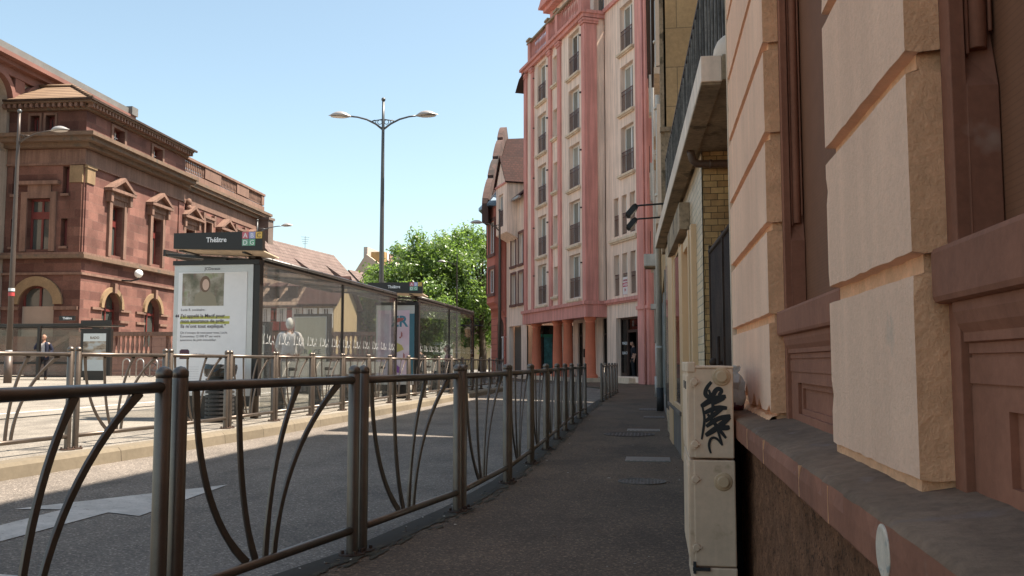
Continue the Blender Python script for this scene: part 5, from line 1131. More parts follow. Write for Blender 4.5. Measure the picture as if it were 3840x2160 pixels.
# ------------------------------------------------------------------ red turret house with big tiled roof and curved gable
TH = thing('turret_house', 'red house with corner oriel and a great tiled roof ending in a curved gable', 'house', (*pk(22,-4),0))
RED = mat('red_painted_stone', (.50,.17,.125), .85, .12, .6, 20, .15); REDS = bpy.data.materials['brown_stone_surround']
T0, T1, TO = 18.97, 22.3, 1.2
ops = [(19.15,20.35,8.0,10.1),(19.15,20.35,5.45,7.0),(19.4,20.9,.2,3.9,.75)]
mb = MB(FP); wall(mb, T0, T1, 0, 11.0, [(19.4,20.9,.2,3.9,.75)], TO-.25, .3); mb.quad((T1,TO-.25,0),(T1,-8,0),(T1,-8,11),(T1,TO-.25,11)); build('wall', mb, RED, TH)
B('rusticated_joint', [(T0,19.38,TO-.25,TO-.235,.5+.42*k,.52+.42*k) for k in range(9)] + [(20.92,T1,TO-.25,TO-.235,.5+.42*k,.52+.42*k) for k in range(9)], REDS, TH)
B('arch_window', [(19.4,20.9,TO-.5,TO-.45,.2,3.9)], M['pane'], TH); B('arch_frame', [(19.45,19.52,TO-.45,TO-.38,.2,2.6),(20.78,20.85,TO-.45,TO-.38,.2,2.6),(20.1,20.18,TO-.45,TO-.38,.2,2.6),(19.4,20.9,TO-.45,TO-.38,2.6,2.68)], M['white'], TH)
mb = MB(FP); OT = TO+.45                       # canted oriel
prof = [(T0+.05,TO-.25),(T0+.15,OT),(20.9,OT),(T1,TO-.2)]
wall(mb, T0+.15, 20.9, 4.95, 11.0, ops[:2], OT, .25)
for (a, b) in ((prof[0],prof[1]),(prof[2],prof[3])): mb.quad((*a,4.95),(*b,4.95),(*b,11),(*a,11))
for k, (q, z) in enumerate(((1,4.95),(.7,4.65),(.7,4.5),(.35,4.3),(.1,4.05))):
    pass
rings = [[(a, TO-.25+(o-(TO-.25))*q, z) for a, o in prof] for q, z in ((1,4.95),(1.04,4.85),(.72,4.65),(.66,4.5),(.3,4.3),(.02,4.0))]
for i in range(5):
    for j in range(3): mb.quad(rings[i][j], rings[i][j+1], rings[i+1][j+1], rings[i+1][j])
orl = build('oriel', mb, RED, TH)
for z0, z1 in ((8.0,10.1),(5.45,7.0)):
    w_ = window(FP, TH, 19.15, 20.35, z0, z1, OT, .16, guard=False, sill=False, split=.5, pane_m=M['pane'])
    B('surround', [(19.0,19.15,OT,OT+.05,z0-.1,z1+.2),(20.35,20.52,OT,OT+.05,z0-.1,z1+.2),(19.15,20.35,OT,OT+.05,z1,z1+.2),(18.98,20.55,OT,OT+.1,z0-.22,z0-.02)], REDS, w_)
    a_, b_ = Vector((21.15,OT-.07,0)), Vector((21.95,TO-.0,0))
    mb = MB(FP); mb.add([(21.1,OT-.06,z0-.1),(22.0,TO-.02,z0-.1),(22.0,TO-.02,z1+.1),(21.1,OT-.06,z1+.1),(21.1,OT-.0,z0-.1),(22.0,TO+.05,z0-.1),(22.0,TO+.05,z1+.1),(21.1,OT-.0,z1+.1)], [[0,3,2,1],[4,5,6,7],[0,1,5,4],[1,2,6,5],[2,3,7,6],[3,0,4,7]]); build('side_window', mb, REDS, w_)
mb = MB(FP); r0_ = [(T0-.2,TO-.3),(T0-.1,OT+.45),(21.2,OT+.5),(T1+.9,TO)]; r1_ = [(T0+.6,TO-.6),(T0+.8,TO-.3),(20.6,TO-.3),(21.4,TO-.7)]
for z_a, z_b, ra, rb in ((11.0,11.18,r0_,r0_),):
    for j in range(3): mb.quad((*ra[j],z_a),(*ra[j+1],z_a),(*rb[j+1],z_b),(*rb[j],z_b))
mb.add([(*p,11.0) for p in r0_], [[0,1,2,3]])
for j in range(3): mb.quad((*r0_[j],11.18),(*r0_[j+1],11.18),(*r1_[j+1],12.5),(*r1_[j],12.5))
mb.add([(*p,12.5) for p in r1_], [[0,1,2,3]]); build('oriel_cap', mb, M['slate'], TH, recalc=True)
# main roof (ridge across the view) and curved gable
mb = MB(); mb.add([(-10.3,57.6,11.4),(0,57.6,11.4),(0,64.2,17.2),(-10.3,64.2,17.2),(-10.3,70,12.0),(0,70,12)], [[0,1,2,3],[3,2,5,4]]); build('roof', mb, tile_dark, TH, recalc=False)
prof = [(56.9,11.2)]; 
for k, (ya, za, yb, zb) in enumerate(((57.0,11.6,58.9,13.3),(58.9,13.5,60.8,15.0),(60.8,15.2,62.7,16.8),(62.7,17.0,64.2,18.1))):
    for i in range(6): q = i/5; prof.append((ya+(yb-ya)*q, za+(zb-za)*q + .20*math.sin(math.pi*q)**.7 - .04))
prof += [(64.5,18.15),(65.6,17.1),(67.6,15.2),(70,12.2),(70,10.0),(56.9,10.0)]
mb = MB(); mb.prism(prof, 0, -10.75, -10.35); build('curved_gable', mb, mat('shaded_gable',(.085,.048,.04),.9,.3,1.2,12,.3,dirt=((.035,.025,.022),.9,.5)), TH)  # shade of the gable put into its dark brown base, with dirt blotches
for k in range(2): 
    mb = MB(); x = -9.3+1.3*k; mb.box(x,x+.55,57.4,60,12.0,13.2); mb.prism([(x-.15,13.2),(x+.275,13.7),(x+.7,13.2)], 1, 57.2, 60.5); build('dormer', mb, RED, TH)
mb = MB(FP); mb.tube([(18.96,TO+.1,11.0),(18.96,TO+.1,.1)], .06, 8); build('downpipe', mb, M['iron'], TH)

# ------------------------------------------------------------------ the theatre
n0 = math.radians(3.03); TD = (-math.sin(n0), math.cos(n0)); TNn = (math.cos(n0), math.sin(n0))
FT = frame(-31.15, 45.78, TD[0], TD[1], TNn[0], TNn[1]); FE = frame(-31.15, 45.78, -TNn[0], -TNn[1], -TD[0], -TD[1])
OP = thing('theatre', 'large red sandstone theatre with pedimented windows, attic storey and balustraded roof', 'theatre', (-34,55,.3))
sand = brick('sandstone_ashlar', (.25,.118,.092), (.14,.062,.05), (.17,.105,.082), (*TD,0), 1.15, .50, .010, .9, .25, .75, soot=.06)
sand_shaded = brick('sandstone_ashlar_shaded', (.20,.095,.07), (.115,.05,.038), (.14,.082,.062), (1,.05,0), 1.15, .50, .010, .9, .25, .75, soot=.1)  # darker copy of the ashlar: end wall shade put into the colour, partly weathering
trim = mat('sandstone_trim', (.215,.122,.088), .9, .18, .8, 12, .3, streak=.25)
trimd = mat('weathered_cornice', (.16,.10,.065), .9, .28, 1.1, 10, .4, dirt=((.10,.075,.055), 1.1, .55))
yell = mat('yellow_stone_arch', (.25,.165,.09), .9, .2, 1, 14, .3)
roof_t = brick('theatre_roof_tiles', (.27,.18,.115), (.23,.15,.095), (.10,.06,.04), (1,0,0), 40, .22, .05, .9, .5, .3)
def tB(name, boxes, m, par, F=FT): return B(name, boxes, m, par, F)
WT = [3.42, 8.25, 13.1, 18.95, 24.2]; AR = [3.2, 8.1, 13.0, 18.6, 23.6]
ops = [(c-.66,c+.66,7.3,10.25) for c in WT] + [(c-.95,c+.95,2.0,5.1,.95) for c in AR] + [(c-.62,c+.62,14.0,14.85) for c in (3.35,8.1)]
sm = [16.0, 21.75, 26.2]; ops += [(c-.5,c+.5,9.7,11.2) for c in sm]
mb = MB(FT); wall(mb, 0, 12.1, .2, 15.4, [p for p in ops if p[1] < 12], 0, .45); wall(mb, 12.1, 27.0, .2, 14.0, [p for p in ops if p[0] > 12], -.12, .45); mb.quad((12.1,0,.2),(12.1,-.12,.2),(12.1,-.12,14),(12.1,0,14)); mb.quad((12.1,0,14),(12.1,-4.6,14),(12.1,-4.6,15.4),(12.1,0,15.4)); mb.quad((27.0,-.12,.2),(27.0,-14,.2),(27.0,-14,14),(27.0,-.12,14)); build('side_wall', mb, sand, OP)
eo = [(1.90,3.28,7.28,10.15),(2.78,3.32,13.98,14.85),(1.86,2.42,13.98,14.85),(.90,1.28,10.4,11.95),(.90,1.28,7.45,9.0),(3.9,4.25,10.4,11.95),(3.9,4.25,7.45,9.0),(1.5,3.55,2.2,5.25,1.02)]
mb = MB(FE); wall(mb, 0, 4.6, .2, 15.4, eo, 0, .45); build('end_wall', mb, sand_shaded, OP)
tB('interior', [(.6,26.6,-4.2,-.62,.3,13.9),(.6,11.8,-4.2,-.62,13.9,15.3)], M['brownwood'], OP)
def twin(F, c, z0, z1, w, o, kind):
    fr = M['reddark']; bx = [(c-w,c-w+.12,o-.42,o-.34,z0,z1),(c+w-.12,c+w,o-.42,o-.34,z0,z1),(c-.06,c+.06,o-.42,o-.34,z0,z1),(c-w,c+w,o-.41,o-.34,z1-.12,z1)]
    if kind == 'main': bx.append((c-w+.12,c+w-.12,o-.41,o-.33,z0+1.75,z0+2.15))
    f = B('window', bx, fr, OP, F); B('pane', [(c-w+.02,c+w-.02,o-.44,o-.40,z0,z1)], M['pane'], f, F); return f
for c in WT:
    o = 0 if c < 12 else -.12; f = twin(FT, c, 7.3, 10.25, .66, o, 'main')
    B('surround', [(c-.98,c-.66,o,o+.16,7.15,10.6),(c+.66,c+.98,o,o+.16,7.15,10.6),(c-.66,c+.66,o,o+.13,10.25,10.6),(c-1.05,c+1.05,o,o+.22,10.6,10.95),(c-1.2,c-.95,o,o+.36,10.35,10.95),(c+.95,c+1.2,o,o+.36,10.35,10.95)], trim, f, FT)
    mb = MB(FT); mb.box(c-1.38,c+1.38,o,o+.5,10.95,11.12); 
    for s_ in (-1,1): mb.prism([(c+s_*1.42,11.12),(c,11.92),(c,11.70),(c+s_*1.1,11.12)], 1, o, o+.52)
    mb.prism([(c-1.2,11.12),(c,11.75),(c+1.2,11.12)], 1, o, o+.2); build('pediment', mb, trim, f)
for c in sm:
    f = twin(FT, c, 9.7, 11.2, .5, -.12, 'small'); B('surround', [(c-.75,c-.5,-.12,.06,9.5,11.4),(c+.5,c+.75,-.12,.06,9.5,11.4),(c-.5,c+.5,-.12,.06,11.2,11.42),(c-.9,c+.9,-.12,.16,11.42,11.6),(c-.85,c+.85,-.12,.12,9.3,9.5),(c-1.05,c-.75,-.12,.14,11.0,11.8),(c+.75,c+1.05,-.12,.14,11.0,11.8)], trim, f, FT)
def arch_ring(F, c, r0, r1, zc, o0, o1, m, par, name='arch_moulding'):
    mb = MB(F); Nn = 16; a = [(c-r0*math.cos(math.pi*i/Nn), zc+r0*math.sin(math.pi*i/Nn)) for i in range(Nn+1)]; b = [(c-r1*math.cos(math.pi*i/Nn), zc+r1*math.sin(math.pi*i/Nn)) for i in range(Nn+1)]
    for i in range(Nn):
        mb.quad((a[i][0],o1,a[i][1]),(a[i+1][0],o1,a[i+1][1]),(b[i+1][0],o1,b[i+1][1]),(b[i][0],o1,b[i][1])); mb.quad((b[i][0],o1,b[i][1]),(b[i+1][0],o1,b[i+1][1]),(b[i+1][0],o0,b[i+1][1]),(b[i][0],o0,b[i][1])); mb.quad((a[i][0],o1,a[i][1]),(a[i+1][0],o1,a[i+1][1]),(a[i+1][0],o0,a[i+1][1]),(a[i][0],o0,a[i][1]))
    return build(name, mb, m, par)
for c in AR:
    o = 0 if c < 12 else -.12; f = twin(FT, c, 2.0, 5.1, .95, o, 'arch'); B('transom', [(c-.85,c+.85,o-.40,o-.32,4.0,4.14)], M['reddark'], f, FT)
    arch_ring(FT, c, .97, 1.25, 4.15, o, o+.16, yell, f); B('keystone', [(c-.14,c+.14,o,o+.3,5.05,5.62)], trim, f, FT)
    B('impost', [(c-2.1,c-.97,o,o+.12,4.0,4.14),(c+.97,c+2.1,o,o+.12,4.0,4.14),(c-2.0,c-.97,o,o+.08,3.35,3.5),(c+.97,c+2.0,o,o+.08,3.35,3.5)], trim, f, FT)
for c in (3.35,8.1):
    f = twin(FT, c, 14.0, 14.85, .62, 0, 'attic'); B('surround', [(c-.85,c-.62,0,.08,13.9,15.0),(c+.62,c+.85,0,.08,13.9,15.0),(c-.62,c+.62,0,.08,14.85,15.0)], trim, f, FT)
    B('mullion', [(c-.3,c-.26,-.4,-.34,14.0,14.85),(c+.26,c+.3,-.4,-.34,14.0,14.85),(c-.6,c+.6,-.4,-.34,14.4,14.45)], M['white'], f, FT)
f = twin(FE, 2.59, 7.28, 10.15, .69, 0, 'main'); B('surround', [(1.55,1.90,0,.12,7.15,10.5),(3.28,3.63,0,.12,7.15,10.5),(1.9,3.28,0,.10,10.15,10.9),(1.4,3.8,0,.28,10.9,11.1)], trim, f, FE)
for c in (3.05,2.14): f = twin(FE, c, 13.98, 14.85, .27, 0, 'a'); B('surround', [(c-.40,c-.28,0,.06,13.9,15.0),(c+.28,c+.40,0,.06,13.9,15.0),(c-.28,c+.28,0,.06,14.86,15.0)], trim, f, FE)
for a, z in ((.9,10.4),(.9,7.45),(3.9,10.4),(3.9,7.45)): f = twin(FE, a+.18, z, z+1.55, .17, 0, 's'); B('slit_sill', [(a-.06,a+.42,0,.12,z-.15,z-.01)], trim, f, FE)
f = twin(FE, 2.52, 4.0, 5.25, 1.0, 0, 'a'); arch_ring(FE, 2.52, 1.03, 1.55, 4.22, 0, .14, yell, f); B('blocking_panel', [(1.5,3.54,-.4,-.30,2.2,4.12)], mat('pale_panel',(.36,.27,.21),.9,.08), f, FE); B('impost', [(.1,1.48,0,.1,3.9,4.1),(3.56,4.6,0,.1,3.9,4.1)], trim, f, FE)
# cornices and bands round both faces
def band(name, z0, z1, p, m, t1=27.0, s1=4.6, t0=0):
    mb = MB(FT); mb.box(0,min(12.1,t1),0.001,p,z0,z1)
    if t1 > 12.2: mb.box(12.1,t1+p*.55,-.12,p*.6-.12,z0,z1)
    mb.box(-p,0,-s1,p,z0,z1); return build(name, mb, m, OP)
band('plinth_band', 1.5, 1.75, .12, trim); band('string_course', 6.75, 6.95, .34, trimd); band('string_course', 6.95, 7.08, .26, trim); band('string_course', 5.85, 5.98, .12, trim); band('architrave', 12.0, 12.12, .10, trim); band('architrave', 12.12, 12.9, .04, sand if False else trim)
band('cornice', 12.95, 13.2, .42, trimd); band('cornice', 13.2, 13.45, .82, trimd); band('cornice', 13.45, 13.66, 1.02, trimd)
band('attic_cornice', 15.1, 15.35, .22, trimd, 12.1); band('attic_cornice', 15.42, 15.55, .62, trimd, 12.1)
mb = MB(FT)
for k in range(38): q = -.3+.33*k; mb.box(q,q+.16,.22,.55,15.2,15.42)
for k in range(15): mb.box(-.55,-.22,-.1-.33*k,.06-.33*k,15.2,15.42)
build('dentils', mb, trim, OP)
tB('gutter', [(-.68,12.4,.6,.72,15.52,15.64),(-.72,-.6,-4.6,.72,15.52,15.64)], M['iron'], OP)
mb = MB(FT); mb.add([(-.65,.66,15.6),(12.5,.66,15.6),(12.5,-4.6,15.6),(-.65,-4.6,15.6),(2.2,-2.3,17.2),(10.0,-2.3,17.2),(2.2,-4.6,17.2),(10,-4.6,17.2)], [[0,1,5,4],[0,4,6,3],[4,5,7,6],[1,2,7,5]]); build('hip_roof', mb, roof_t, OP, recalc=False)
mb = MB(FT); mb.tube([(-.6,.6,15.66),(2.2,-2.3,17.26)], .10, 8); mb.tube([(2.2,-2.3,17.26),(2.2,-4.6,17.26)], .10, 8); build('hip_tiles', mb, roof_t, OP)
for o_, nm in ((.0,'capital'),):
    tB(nm, [(.05,.85,0,.14,11.0,11.95),(-.02,.95,0,.2,11.85,12.0)], yell, OP); B(nm, [(.05,.8,0,.14,11.0,11.95)], yell, OP, FE)
tB('pilaster', [(.1,.8,0,.08,7.1,11.0)], sand, OP); tB('pilaster', [(11.2,12.0,0,.08,7.1,11.9)], sand, OP); B('pilaster', [(.1,.75,0,.08,7.1,11.0)], sand_shaded, OP, FE)
# balustrade over the rear wing
bal = tB('roof_balustrade', [(12.1,27.0,-.35,-.05,13.66,14.25),(12.1,27.1,-.38,.0,15.15,15.32)] + [(a,b,-.34,-.06,14.35,15.15) for a, b in ((15.4,18.2),(21.2,23.6),(26.4,27.0))], trim, OP)
for a, b in ((12.3,15.4),(18.2,21.2),(23.6,26.4)):
    for k in range(11): q = a+(b-a)*(k+.5)/11; mb = MB(FT); mb.lathe([(.09,14.35),(.05,14.5),(.10,14.8),(.05,15.05),(.09,15.15)], (q,-.2,0), 8); build('baluster', mb, trim, bal)
mb = MB(FT)
for q, z in ((12.6,11.7),(12.6,12.1)): mb.ball((q,.1,z), .22, 8, (1,1,1.3))
build('carved_figure', mb, trim, OP)
# tall main block behind
mb = MB(FT); wall(mb, -9, 11.1, 0, 18.0, [(-6.5,-3.5,12.5,16.6,1.5),(-2.9,-.2,12.8,17.0,1.35),(1.1,3.4,13.5,16.9,1.15)], -4.65, .5); mb.quad((11.1,-4.65,0),(11.1,-16,0),(11.1,-16,18.0),(11.1,-4.65,18.0)); mb.quad((-9,-4.65,0),(-9,-16,0),(-9,-16,18.0),(-9,-4.65,18.0)); blk = build('main_block', mb, mat('pale_block_render',(.42,.33,.26),.9,.12,.6,10,.15,streak=.15), OP)
tB('main_block_core', [(-8.9,11.0,-16,-5.2,0,17.95)], M['brownwood'], OP)
tB('main_pier', [(c-.42,c+.42,-4.65,-4.4,9,17.6) for c in (-7.2,-3.2,.5,4.1,7.8,10.7)] + [(-9,11.2,-4.65,-4.35,17.1,17.55)], mat('red_pier',(.19,.085,.065),.9,.15,.8,12,.2), OP)
for c, r_ in ((-5,1.5),(-1.55,1.35),(2.25,1.15)): arch_ring(FT, c, r_, r_+.3, {-5:15.1,-1.55:15.65,2.25:15.75}[c], -4.65, -4.3, bpy.data.materials['red_pier'], OP)
tB('main_cornice', [(-9,11.5,-4.65,-4.0,17.55,17.8),(-9,11.9,-4.65,-3.6,17.8,18.05)], bpy.data.materials['red_pier'], OP); tB('lead_roof_edge', [(-9,11.2,-16,-3.75,18.05,18.5),(11.2,12.0,-5.2,-3.5,18.05,18.62)], mat('grey_lead',(.14,.13,.12),.6,.15,1,10,.1), OP)
GL = thing('globe_lamp', 'white globe lamp on a bracket from the theatre wall above the first arch', 'lamp', (-29.9,49.6,6.3)); gp = FT @ Vector((4.1,1.15,6.28))
mb = MB(); mb.ball(gp, .25, 16); build('globe', mb, M['globe'], GL); mb = MB(FT); mb.tube([(4.1,-.05,5.9),(4.1,.7,5.85),(4.1,1.15,5.95),(4.1,1.15,6.06)], .05, 8); build('bracket', mb, M['castiron'], GL)
# parapet before the theatre
PT = thing('stone_parapet', 'pink sandstone balustrade wall with stair ramp at the foot of the theatre', 'wall', (-24,43,.3)); FPp = frame(-29.2,42.2,.9885,.151,.151,-.9885)
stn = brick('pink_parapet_stone', (.34,.20,.155), (.26,.145,.11), (.18,.10,.08), (1,.15,0), 1.1, .45, .01, .9, .25, .5)
B('lower_wall', [(.0,16,-.3,0,.2,1.30),(.0,16,-.3,.10,.2,.55),(0,16,-.34,.06,1.30,1.42)], stn, PT, FPp); B('coping', [(0,16,-.36,.08,2.36,2.56)], trim, PT, FPp); [B('pier', [(a,a+.7,-.32,.03,1.42,2.36)], stn, PT, FPp) for a in (0,4.2,8.4,12.6)]
for a in (.7,4.9,9.1,13.3):
    for k in range(15): q = a+3.5*(k+.5)/15; mb = MB(FPp); mb.lathe([(.085,1.42),(.05,1.55),(.09,1.85),(.05,2.2),(.085,2.36)], (q,-.14,0), 7); build('baluster', mb, stn, PT)
mb = MB(FPp); mb.prism([(0,2.5),(0,2.25),(-2.4,.75),(-2.4,1.0)], 1, -.3, 0.05); build('stair_ramp', mb, yell if False else trim, PT)
mb = MB(FPp)
for k in range(7): mb.box(-3.4-.3*k if False else -2.4+.34*k-.02, -2.4+.34*k+.34, -2.6, -.32, .3, .6+.25*k)
mb.box(-6,-.02,-2.9,-2.62,.3,2.4); build('stair', mb, sand_shaded, PT)

# ------------------------------------------------------------------ far houses behind the shelters
def house(name, label, x0, x1, y0, y1, ze, zr_, wall_m, roof_m, zb=.3, gable=None, over=.35):
    h = thing(name, label, 'house', ((x0+x1)/2,(y0+y1)/2,zb)); ym = (y0+y1)/2
    mb = MB(); mb.box(x0,x1,y0,y1,zb,ze); mb.prism([(y0,ze),(ym,zr_-.15),(y1,ze)], 0, x0, x1); w = build('wall', mb, wall_m, h)
    mb = MB()
    for ya, s_ in ((y0-over,1),(y1+over,-1)):
        zo = ze - over*(zr_-ze)/(ym-y0)
        mb.add([(x0-over,ya,zo),(x1+over,ya,zo),(x1+over,ym,zr_),(x0-over,ym,zr_),(x0-over,ya,zo+.16),(x1+over,ya,zo+.16),(x1+over,ym,zr_+.16),(x0-over,ym,zr_+.16)], [[0,3,2,1],[4,5,6,7],[0,1,5,4],[1,2,6,5],[2,3,7,6],[3,0,4,7]])
    build('roof', mb, roof_m, h); return h, w
def facade(h, xs_, y, z0, z1, w, shut=True, fm=None):
    for x in xs_:
        f = B('window', [(x-w,x+w,y-.03,y,z0,z1)], M['pane'], h, Matrix.Identity(4)); B('frame', [(x-w,x-w+.07,y-.06,y-.03,z0,z1),(x+w-.07,x+w,y-.06,y-.03,z0,z1),(x-.03,x+.03,y-.06,y-.03,z0,z1),(x-w,x+w,y-.055,y-.03,z1-.07,z1)], M['white'], f, Matrix.Identity(4))
        if shut: B('shutter', [(x-w*2-.06,x-w-.03,y-.08,y-.02,z0,z1),(x+w+.03,x+w*2+.06,y-.08,y-.02,z0,z1)], M['white'], f, Matrix.Identity(4))
def shed_dormer(h, x, y, z, w, m, roof_m):
    mb = MB(); mb.prism([(y,z),(y,z+.95),(y+2.4,z+1.55),(y+2.6,z+1.5)], 0, x-w, x+w); d = build('dormer', mb, m, h); mb = MB(); mb.prism([(y-.2,z+.95),(y-.2,z+1.05),(y+2.6,z+1.75),(y+2.6,z+1.62)], 0, x-w-.12, x+w+.12); build('dormer_roof', mb, roof_m, d)
tile_old = brick('old_brown_tiles', (.22,.155,.115), (.17,.115,.085), (.09,.06,.045), (1,0,0), .4, .3, .03, .9, .6, .5)
timber = brick('red_half_timber', (.44,.12,.10), (.38,.10,.085), (.04,.02,.016), (1,0,0), .9, .85, .075, .9, .2, .3)
yel = mat('yellow_render', (.30,.22,.12), .9, .1, .5, 10, .1); greyw = mat('pale_render', (.42,.36,.31), .9, .1, .5, 10, .1)
h, w = house('half_timbered_house', 'red half timbered house with white shutters and three dark dormers behind the shelter', -36.5, -26.3, 66.5, 72.5, 5.5, 8.0, timber, tile_old)
facade(h, [-30.9,-29.5,-28.2,-26.95], 66.5, 4.15, 5.2, .17); facade(h, [-30.6,-28.0], 66.5, .9, 2.8, .7, False)
for x in (-30.6,-29.0,-27.5): shed_dormer(h, x, 66.9, 5.85, .42, M['brownwood'], tile_dark)
h, w = house('yellow_house', 'yellow rendered house with white shuttered windows next to the half timbered one', -26.15, -23.7, 65.6, 71, 5.5, 7.6, yel, tile_dark)
facade(h, [-25.55,-24.3], 65.6, 3.6, 5.1, .24); facade(h, [-25.0], 65.6, .6, 2.6, .8, False)
def ridge_house(name, label, A, B_, zr_, ze, hd, wall_m, roof_m, over=.4):   # house whose ridge runs from A to B_, roof slope towards +normal
    A, B_ = Vector(A), Vector(B_); d = (B_-A); L = d.length; d.normalize(); F = frame(A.x, A.y, d.x, d.y, d.y, -d.x)
    h = thing(name, label, 'house', ((A.x+B_.x)/2,(A.y+B_.y)/2,.3))
    mb = MB(F); mb.prism([(hd,.3),(hd,ze),(0,zr_-.12),(-hd,ze),(-hd,.3)], 0, 0, L); build('wall', mb, wall_m, h); mb = MB(F)
    k = (zr_-ze)/hd
    for s_ in (1,-1):
        e = hd+over; z = ze-over*k; q = [(-over,0,zr_),(L+over,0,zr_),(L+over,s_*e,z),(-over,s_*e,z)]
        mb.add(q + [(a,b,c+.16) for a,b,c in q], [[0,3,2,1],[4,5,6,7],[0,1,5,4],[1,2,6,5],[2,3,7,6],[3,0,4,7]])
    build('roof', mb, roof_m, h); return h, F, L, k
tile_pk = brick('pink_plain_tiles', (.18,.13,.112), (.145,.10,.087), (.085,.06,.052), (.15,.988,0), .45, .34, .03, .9, .6, .4)
h, F, L, k = ridge_house('tiled_house', 'large house with a broad pink tiled roof and two shed dormers above the nearer shelter', (-32.2,70.5), (-30.65,84), 11.25, 5.8, 5.2, greyw, tile_pk)
for q in (4.6, 10.4):                          # shed dormers on the slope facing the street
    mb = MB(F); z = lambda o: 11.25-k*o
    mb.add([(q-.9,1.2,z(1.2)+.1),(q+.9,1.2,z(1.2)+.1),(q+.9,3.4,z(3.4)+.95),(q-.9,3.4,z(3.4)+.95),(q-.9,3.4,z(3.4)),(q+.9,3.4,z(3.4))], [[0,1,2,3],[3,2,5,4],[0,3,4],[1,5,2]]); dm = build('dormer', mb, tile_pk, h)
    mb = MB(F); mb.box(q-.7,q+.7,3.36,3.45,z(3.4)+.1,z(3.4)+.8); build('dormer_window', mb, M['brownwood'], dm)
mb = MB(F); mb.box(.9,1.7,-.5,.5,10.6,12.9); mb.box(.8,1.8,-.6,.6,12.9,13.1); build('chimney', mb, mat('sooty_chimney',(.16,.12,.10),.9,.2,1,8,.1), h)
mb = MB(F); mb.tube([(8.2,0,11.2),(8.2,0,12.5)], .02, 5)
for q in range(4): mb.tube([(7.8+.1*q,-.2,12.4-.2*q),(8.6-.1*q,.2,12.43-.2*q)], .013, 4)
build('antenna', mb, M['iron'], h)
ridge_house('low_tiled_house', 'low house with pink tiled roof between the broad roof and the tree', (-29.6,86.5), (-28.2,95), 10.0, 5.5, 4.6, greyw, tile_pk)
h = thing('gable_house', 'beige gabled house with tiled roof, tank and chimneys left of the trees', 'house', (-32,114,.3))
mb = MB(); mb.prism([(-38.7,.3),(-38.7,11.2),(-36.3,14.9),(-32.6,12.2),(-32.6,.3)], 1, 112, 124); build('wall', mb, mat('beige_gable_wall',(.40,.31,.24),.9,.08), h)
mb = MB(); mb.prism([(112.5,10.6),(118,15.6),(124,10.6)], 0, -36.3, -30.6); build('roof', mb, brick('big_pantiles',(.34,.20,.15),(.26,.15,.11),(.08,.05,.04),(1,0,0),.6,.55,.12,.9,.6,.3), h)
mb = MB(); mb.box(-36.0,-34.2,113.2,114.4,12.3,15.3); build('water_tank', mb, mat('ochre_tank',(.34,.22,.09),.9), h)
mb = MB(); mb.box(-31.0,-30.5,112.6,123,10,15.9); mb.box(-36.8,-36.3,112.6,123,13,15.9); build('parapet_wall', mb, greyw, h)
mb = MB(); mb.tube([(-33.7,113,10),(-33.7,113,15.3)], .12, 8); mb.tube([(-32.7,113,11),(-32.7,113,14)], .3, 10); mb.ball((-32.7,113,14.3), .45, 10); build('chimney', mb, M['zinc'], h)
mb = MB(); mb.tube([(-28.6,114,9),(-28.6,114,17)], .04, 5)
for k in range(3): mb.tube([(-29.4,114,16.7-.5*k),(-27.8,114,16.8-.5*k)], .025, 4)
build('antenna', mb, M['iron'], h)
h, w = house('cottage', 'small pale house with low roof beyond the trees beside the red turret house', -19.5, -12.6, 88, 95, 3.6, 5.6, mat('cream_cottage_wall',(.50,.42,.28),.9,.08), tile_dark)
facade(h, [-15.2], 88, .5, 2.6, .5, False)
LN = thing('wall_lantern', 'hanging plant lantern with arched hoop by the red turret house', 'lantern', (-12.0,60.5,.3))
mb = MB(); mb.tube([(-12.0,60.5,.3),(-12.0,60.5,3.6)], .04, 8); mb.tube([(-12.9,60.5,3.5),(-11.4,60.5,3.5)], .05, 8); mb.tube([(-12.0+.42*math.cos(3.1416*i/10),60.5,3.6+.42*math.sin(3.1416*i/10)) for i in range(11)], .025, 6); build('bracket', mb, M['castiron'], LN)
mb = MB(); mb.lathe([(.12,2.7),(.26,3.2),(.30,3.24),(.06,3.42)], (-12.35,60.5,0), 8, smooth=False); build('lantern_body', mb, M['gold'], LN)
mb = MB(); rr = random.Random(6)
for k in range(160):
    a = rr.uniform(0,6.28); r_ = rr.uniform(0,.45); z = 2.6-rr.random()*.6+.2*(.45-r_); c = Vector((-12.3+r_*math.cos(a),60.5+r_*math.sin(a)*.6,z)); u = Vector((rr.gauss(0,1),rr.gauss(0,1),rr.gauss(0,1))).normalized()*.07; v = u.orthogonal().normalized()*.05
    mb.quad(c-u-v,c+u-v,c+u+v,c-u+v)
PLANT = mb

# ------------------------------------------------------------------ trees
def leaf_mat(name, c1, c2):
    m, t, b = nt(name); o = N(t, 'ShaderNodeObjectInfo'); g = N(t, 'ShaderNodeNewGeometry')
    n = noise(t, pos(t), .55, 3); n2 = noise(t, pos(t), 5, 2)
    col = mix(t, c1, c2, ramp(t, n, [(.3,0.0),(.7,1.0)])); col = mix(t, col, ramp(t, n2, [(.3,.6),(.7,1.3)]), 1, 'MULTIPLY')
    b.inputs['Roughness'].default_value = .32; t.links.new(col, b.inputs['Base Color'])
    tr = t.nodes.new('ShaderNodeBsdfTranslucent'); t.links.new(mix(t, col, (1.5,1.6,.7), 1, 'MULTIPLY'), tr.inputs[0]); sh = t.nodes.new('ShaderNodeMixShader'); sh.inputs[0].default_value = .5
    t.links.new(b.outputs[0], sh.inputs[1]); t.links.new(tr.outputs[0], sh.inputs[2]); t.links.new(sh.outputs[0], t.nodes['Material Output'].inputs[0]); return m
LEAF = leaf_mat('plane_leaf', (.12,.19,.065), (.18,.25,.10))
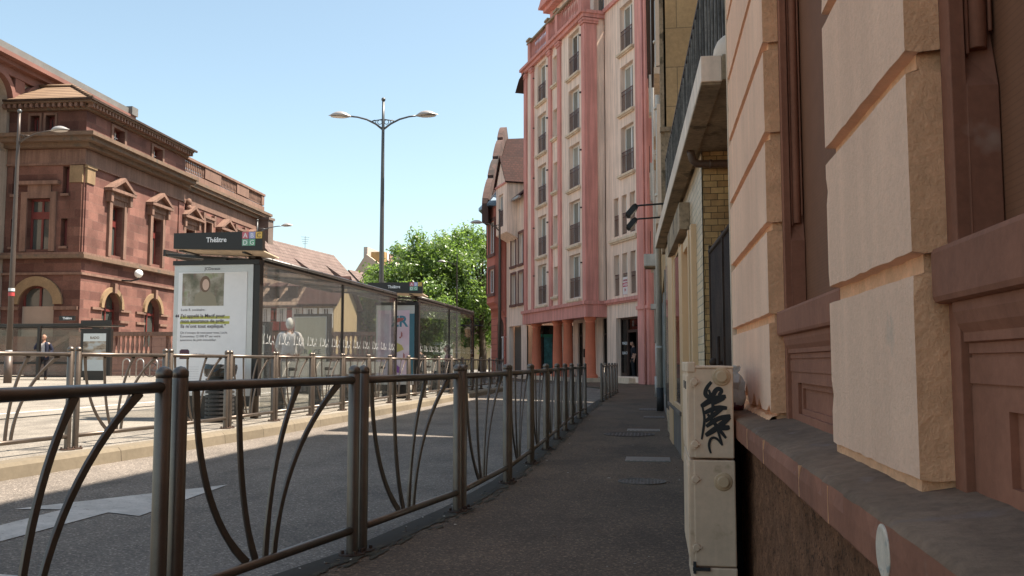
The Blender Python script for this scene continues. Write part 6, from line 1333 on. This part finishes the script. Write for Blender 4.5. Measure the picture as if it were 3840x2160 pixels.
build('trailing_plant', PLANT, LEAF, LN, recalc=False)
def tree(label, x, y, z, h, rx, rz_, seed, n=9000, trunk_r=.32, low=3.2, leaf=.13):
    rr = random.Random(seed); o = thing('plane_tree', label, 'tree', (x,y,z), 0, 'trees at the end of the street')
    tb = MB(); tb.tube([(x,y,z-.1),(x+.1,y,z+1.5),(x-.05,y,z+low),(x+.1,y,z+h*.55),(x,y,z+h*.8)], [trunk_r*1.25,trunk_r,trunk_r*.85,trunk_r*.5,trunk_r*.15], 10)
    cl = []
    for k in range(95):
        while True:
            p = Vector((rr.uniform(-1,1),rr.uniform(-1,1),rr.uniform(-1,1)))
            if .15 < p.length < 1: break
        p = p*(.55+.45*rr.random())/max(p.length,.5) if p.length < .5 else p
        c = Vector((x+p.x*rx, y+p.y*rx, z+h-rz_+p.z*rz_)); cl.append((c, rr.uniform(.5,1.25)*rx*.20))
    for c, r_ in cl[:16]:
        b0 = Vector((x,y,z+rr.uniform(low*.8,h*.6))); m_ = (b0+c)/2 + Vector((0,0,.3)); tb.tube([b0,m_,c], [trunk_r*.34,trunk_r*.2,.03], 6)
    build('trunk', tb, M['leafbark'], o)
    mb = MB(); tot = sum(r_**2 for _, r_ in cl)
    for c, r_ in cl:
        for q in range(int(2.1*n*r_*r_/tot)):
            d = Vector((rr.gauss(0,1),rr.gauss(0,1),rr.gauss(0,.8))).normalized()*r_*abs(rr.gauss(.75,.38)); p = c+d
            nrm = (d.normalized()*.5 + Vector((rr.gauss(0,.6),rr.gauss(0,.6),rr.gauss(.5,.6)))).normalized(); u = nrm.orthogonal().normalized(); v = nrm.cross(u); a = rr.uniform(0,6.28); u, v = u*math.cos(a)+v*math.sin(a), v*math.cos(a)-u*math.sin(a); s_ = leaf*rr.uniform(.6,1.5)
            mb.add([p-u*s_, p-v*s_*.55+nrm*s_*.1, p+u*s_, p+v*s_*.55+nrm*s_*.1], [[0,1,2,3]])
    build('crown', mb, LEAF, o, recalc=False); return o
tree('leafy plane tree at the right end of the row beside the turret house', -14.6, 77.5, .3, 12.4, 4.9, 4.9, 11, 15000)
tree('leafy plane tree with the highest crown in the middle of the row', -18.2, 75.5, .3, 11.7, 4.3, 4.6, 12, 15000)
tree('leafy plane tree behind the second shelter sign, left middle of the row', -21.4, 79, .3, 11.0, 4.1, 4.5, 13, 15000)
tree('smaller lighter plane tree at the left end of the tree row by the lamp post', -24.2, 81, .3, 9.5, 3.1, 3.5, 14, 11000)
tree('low plane tree behind the farther shelter glass', -17.6, 68, .3, 7.0, 3.0, 2.8, 15, 7000)
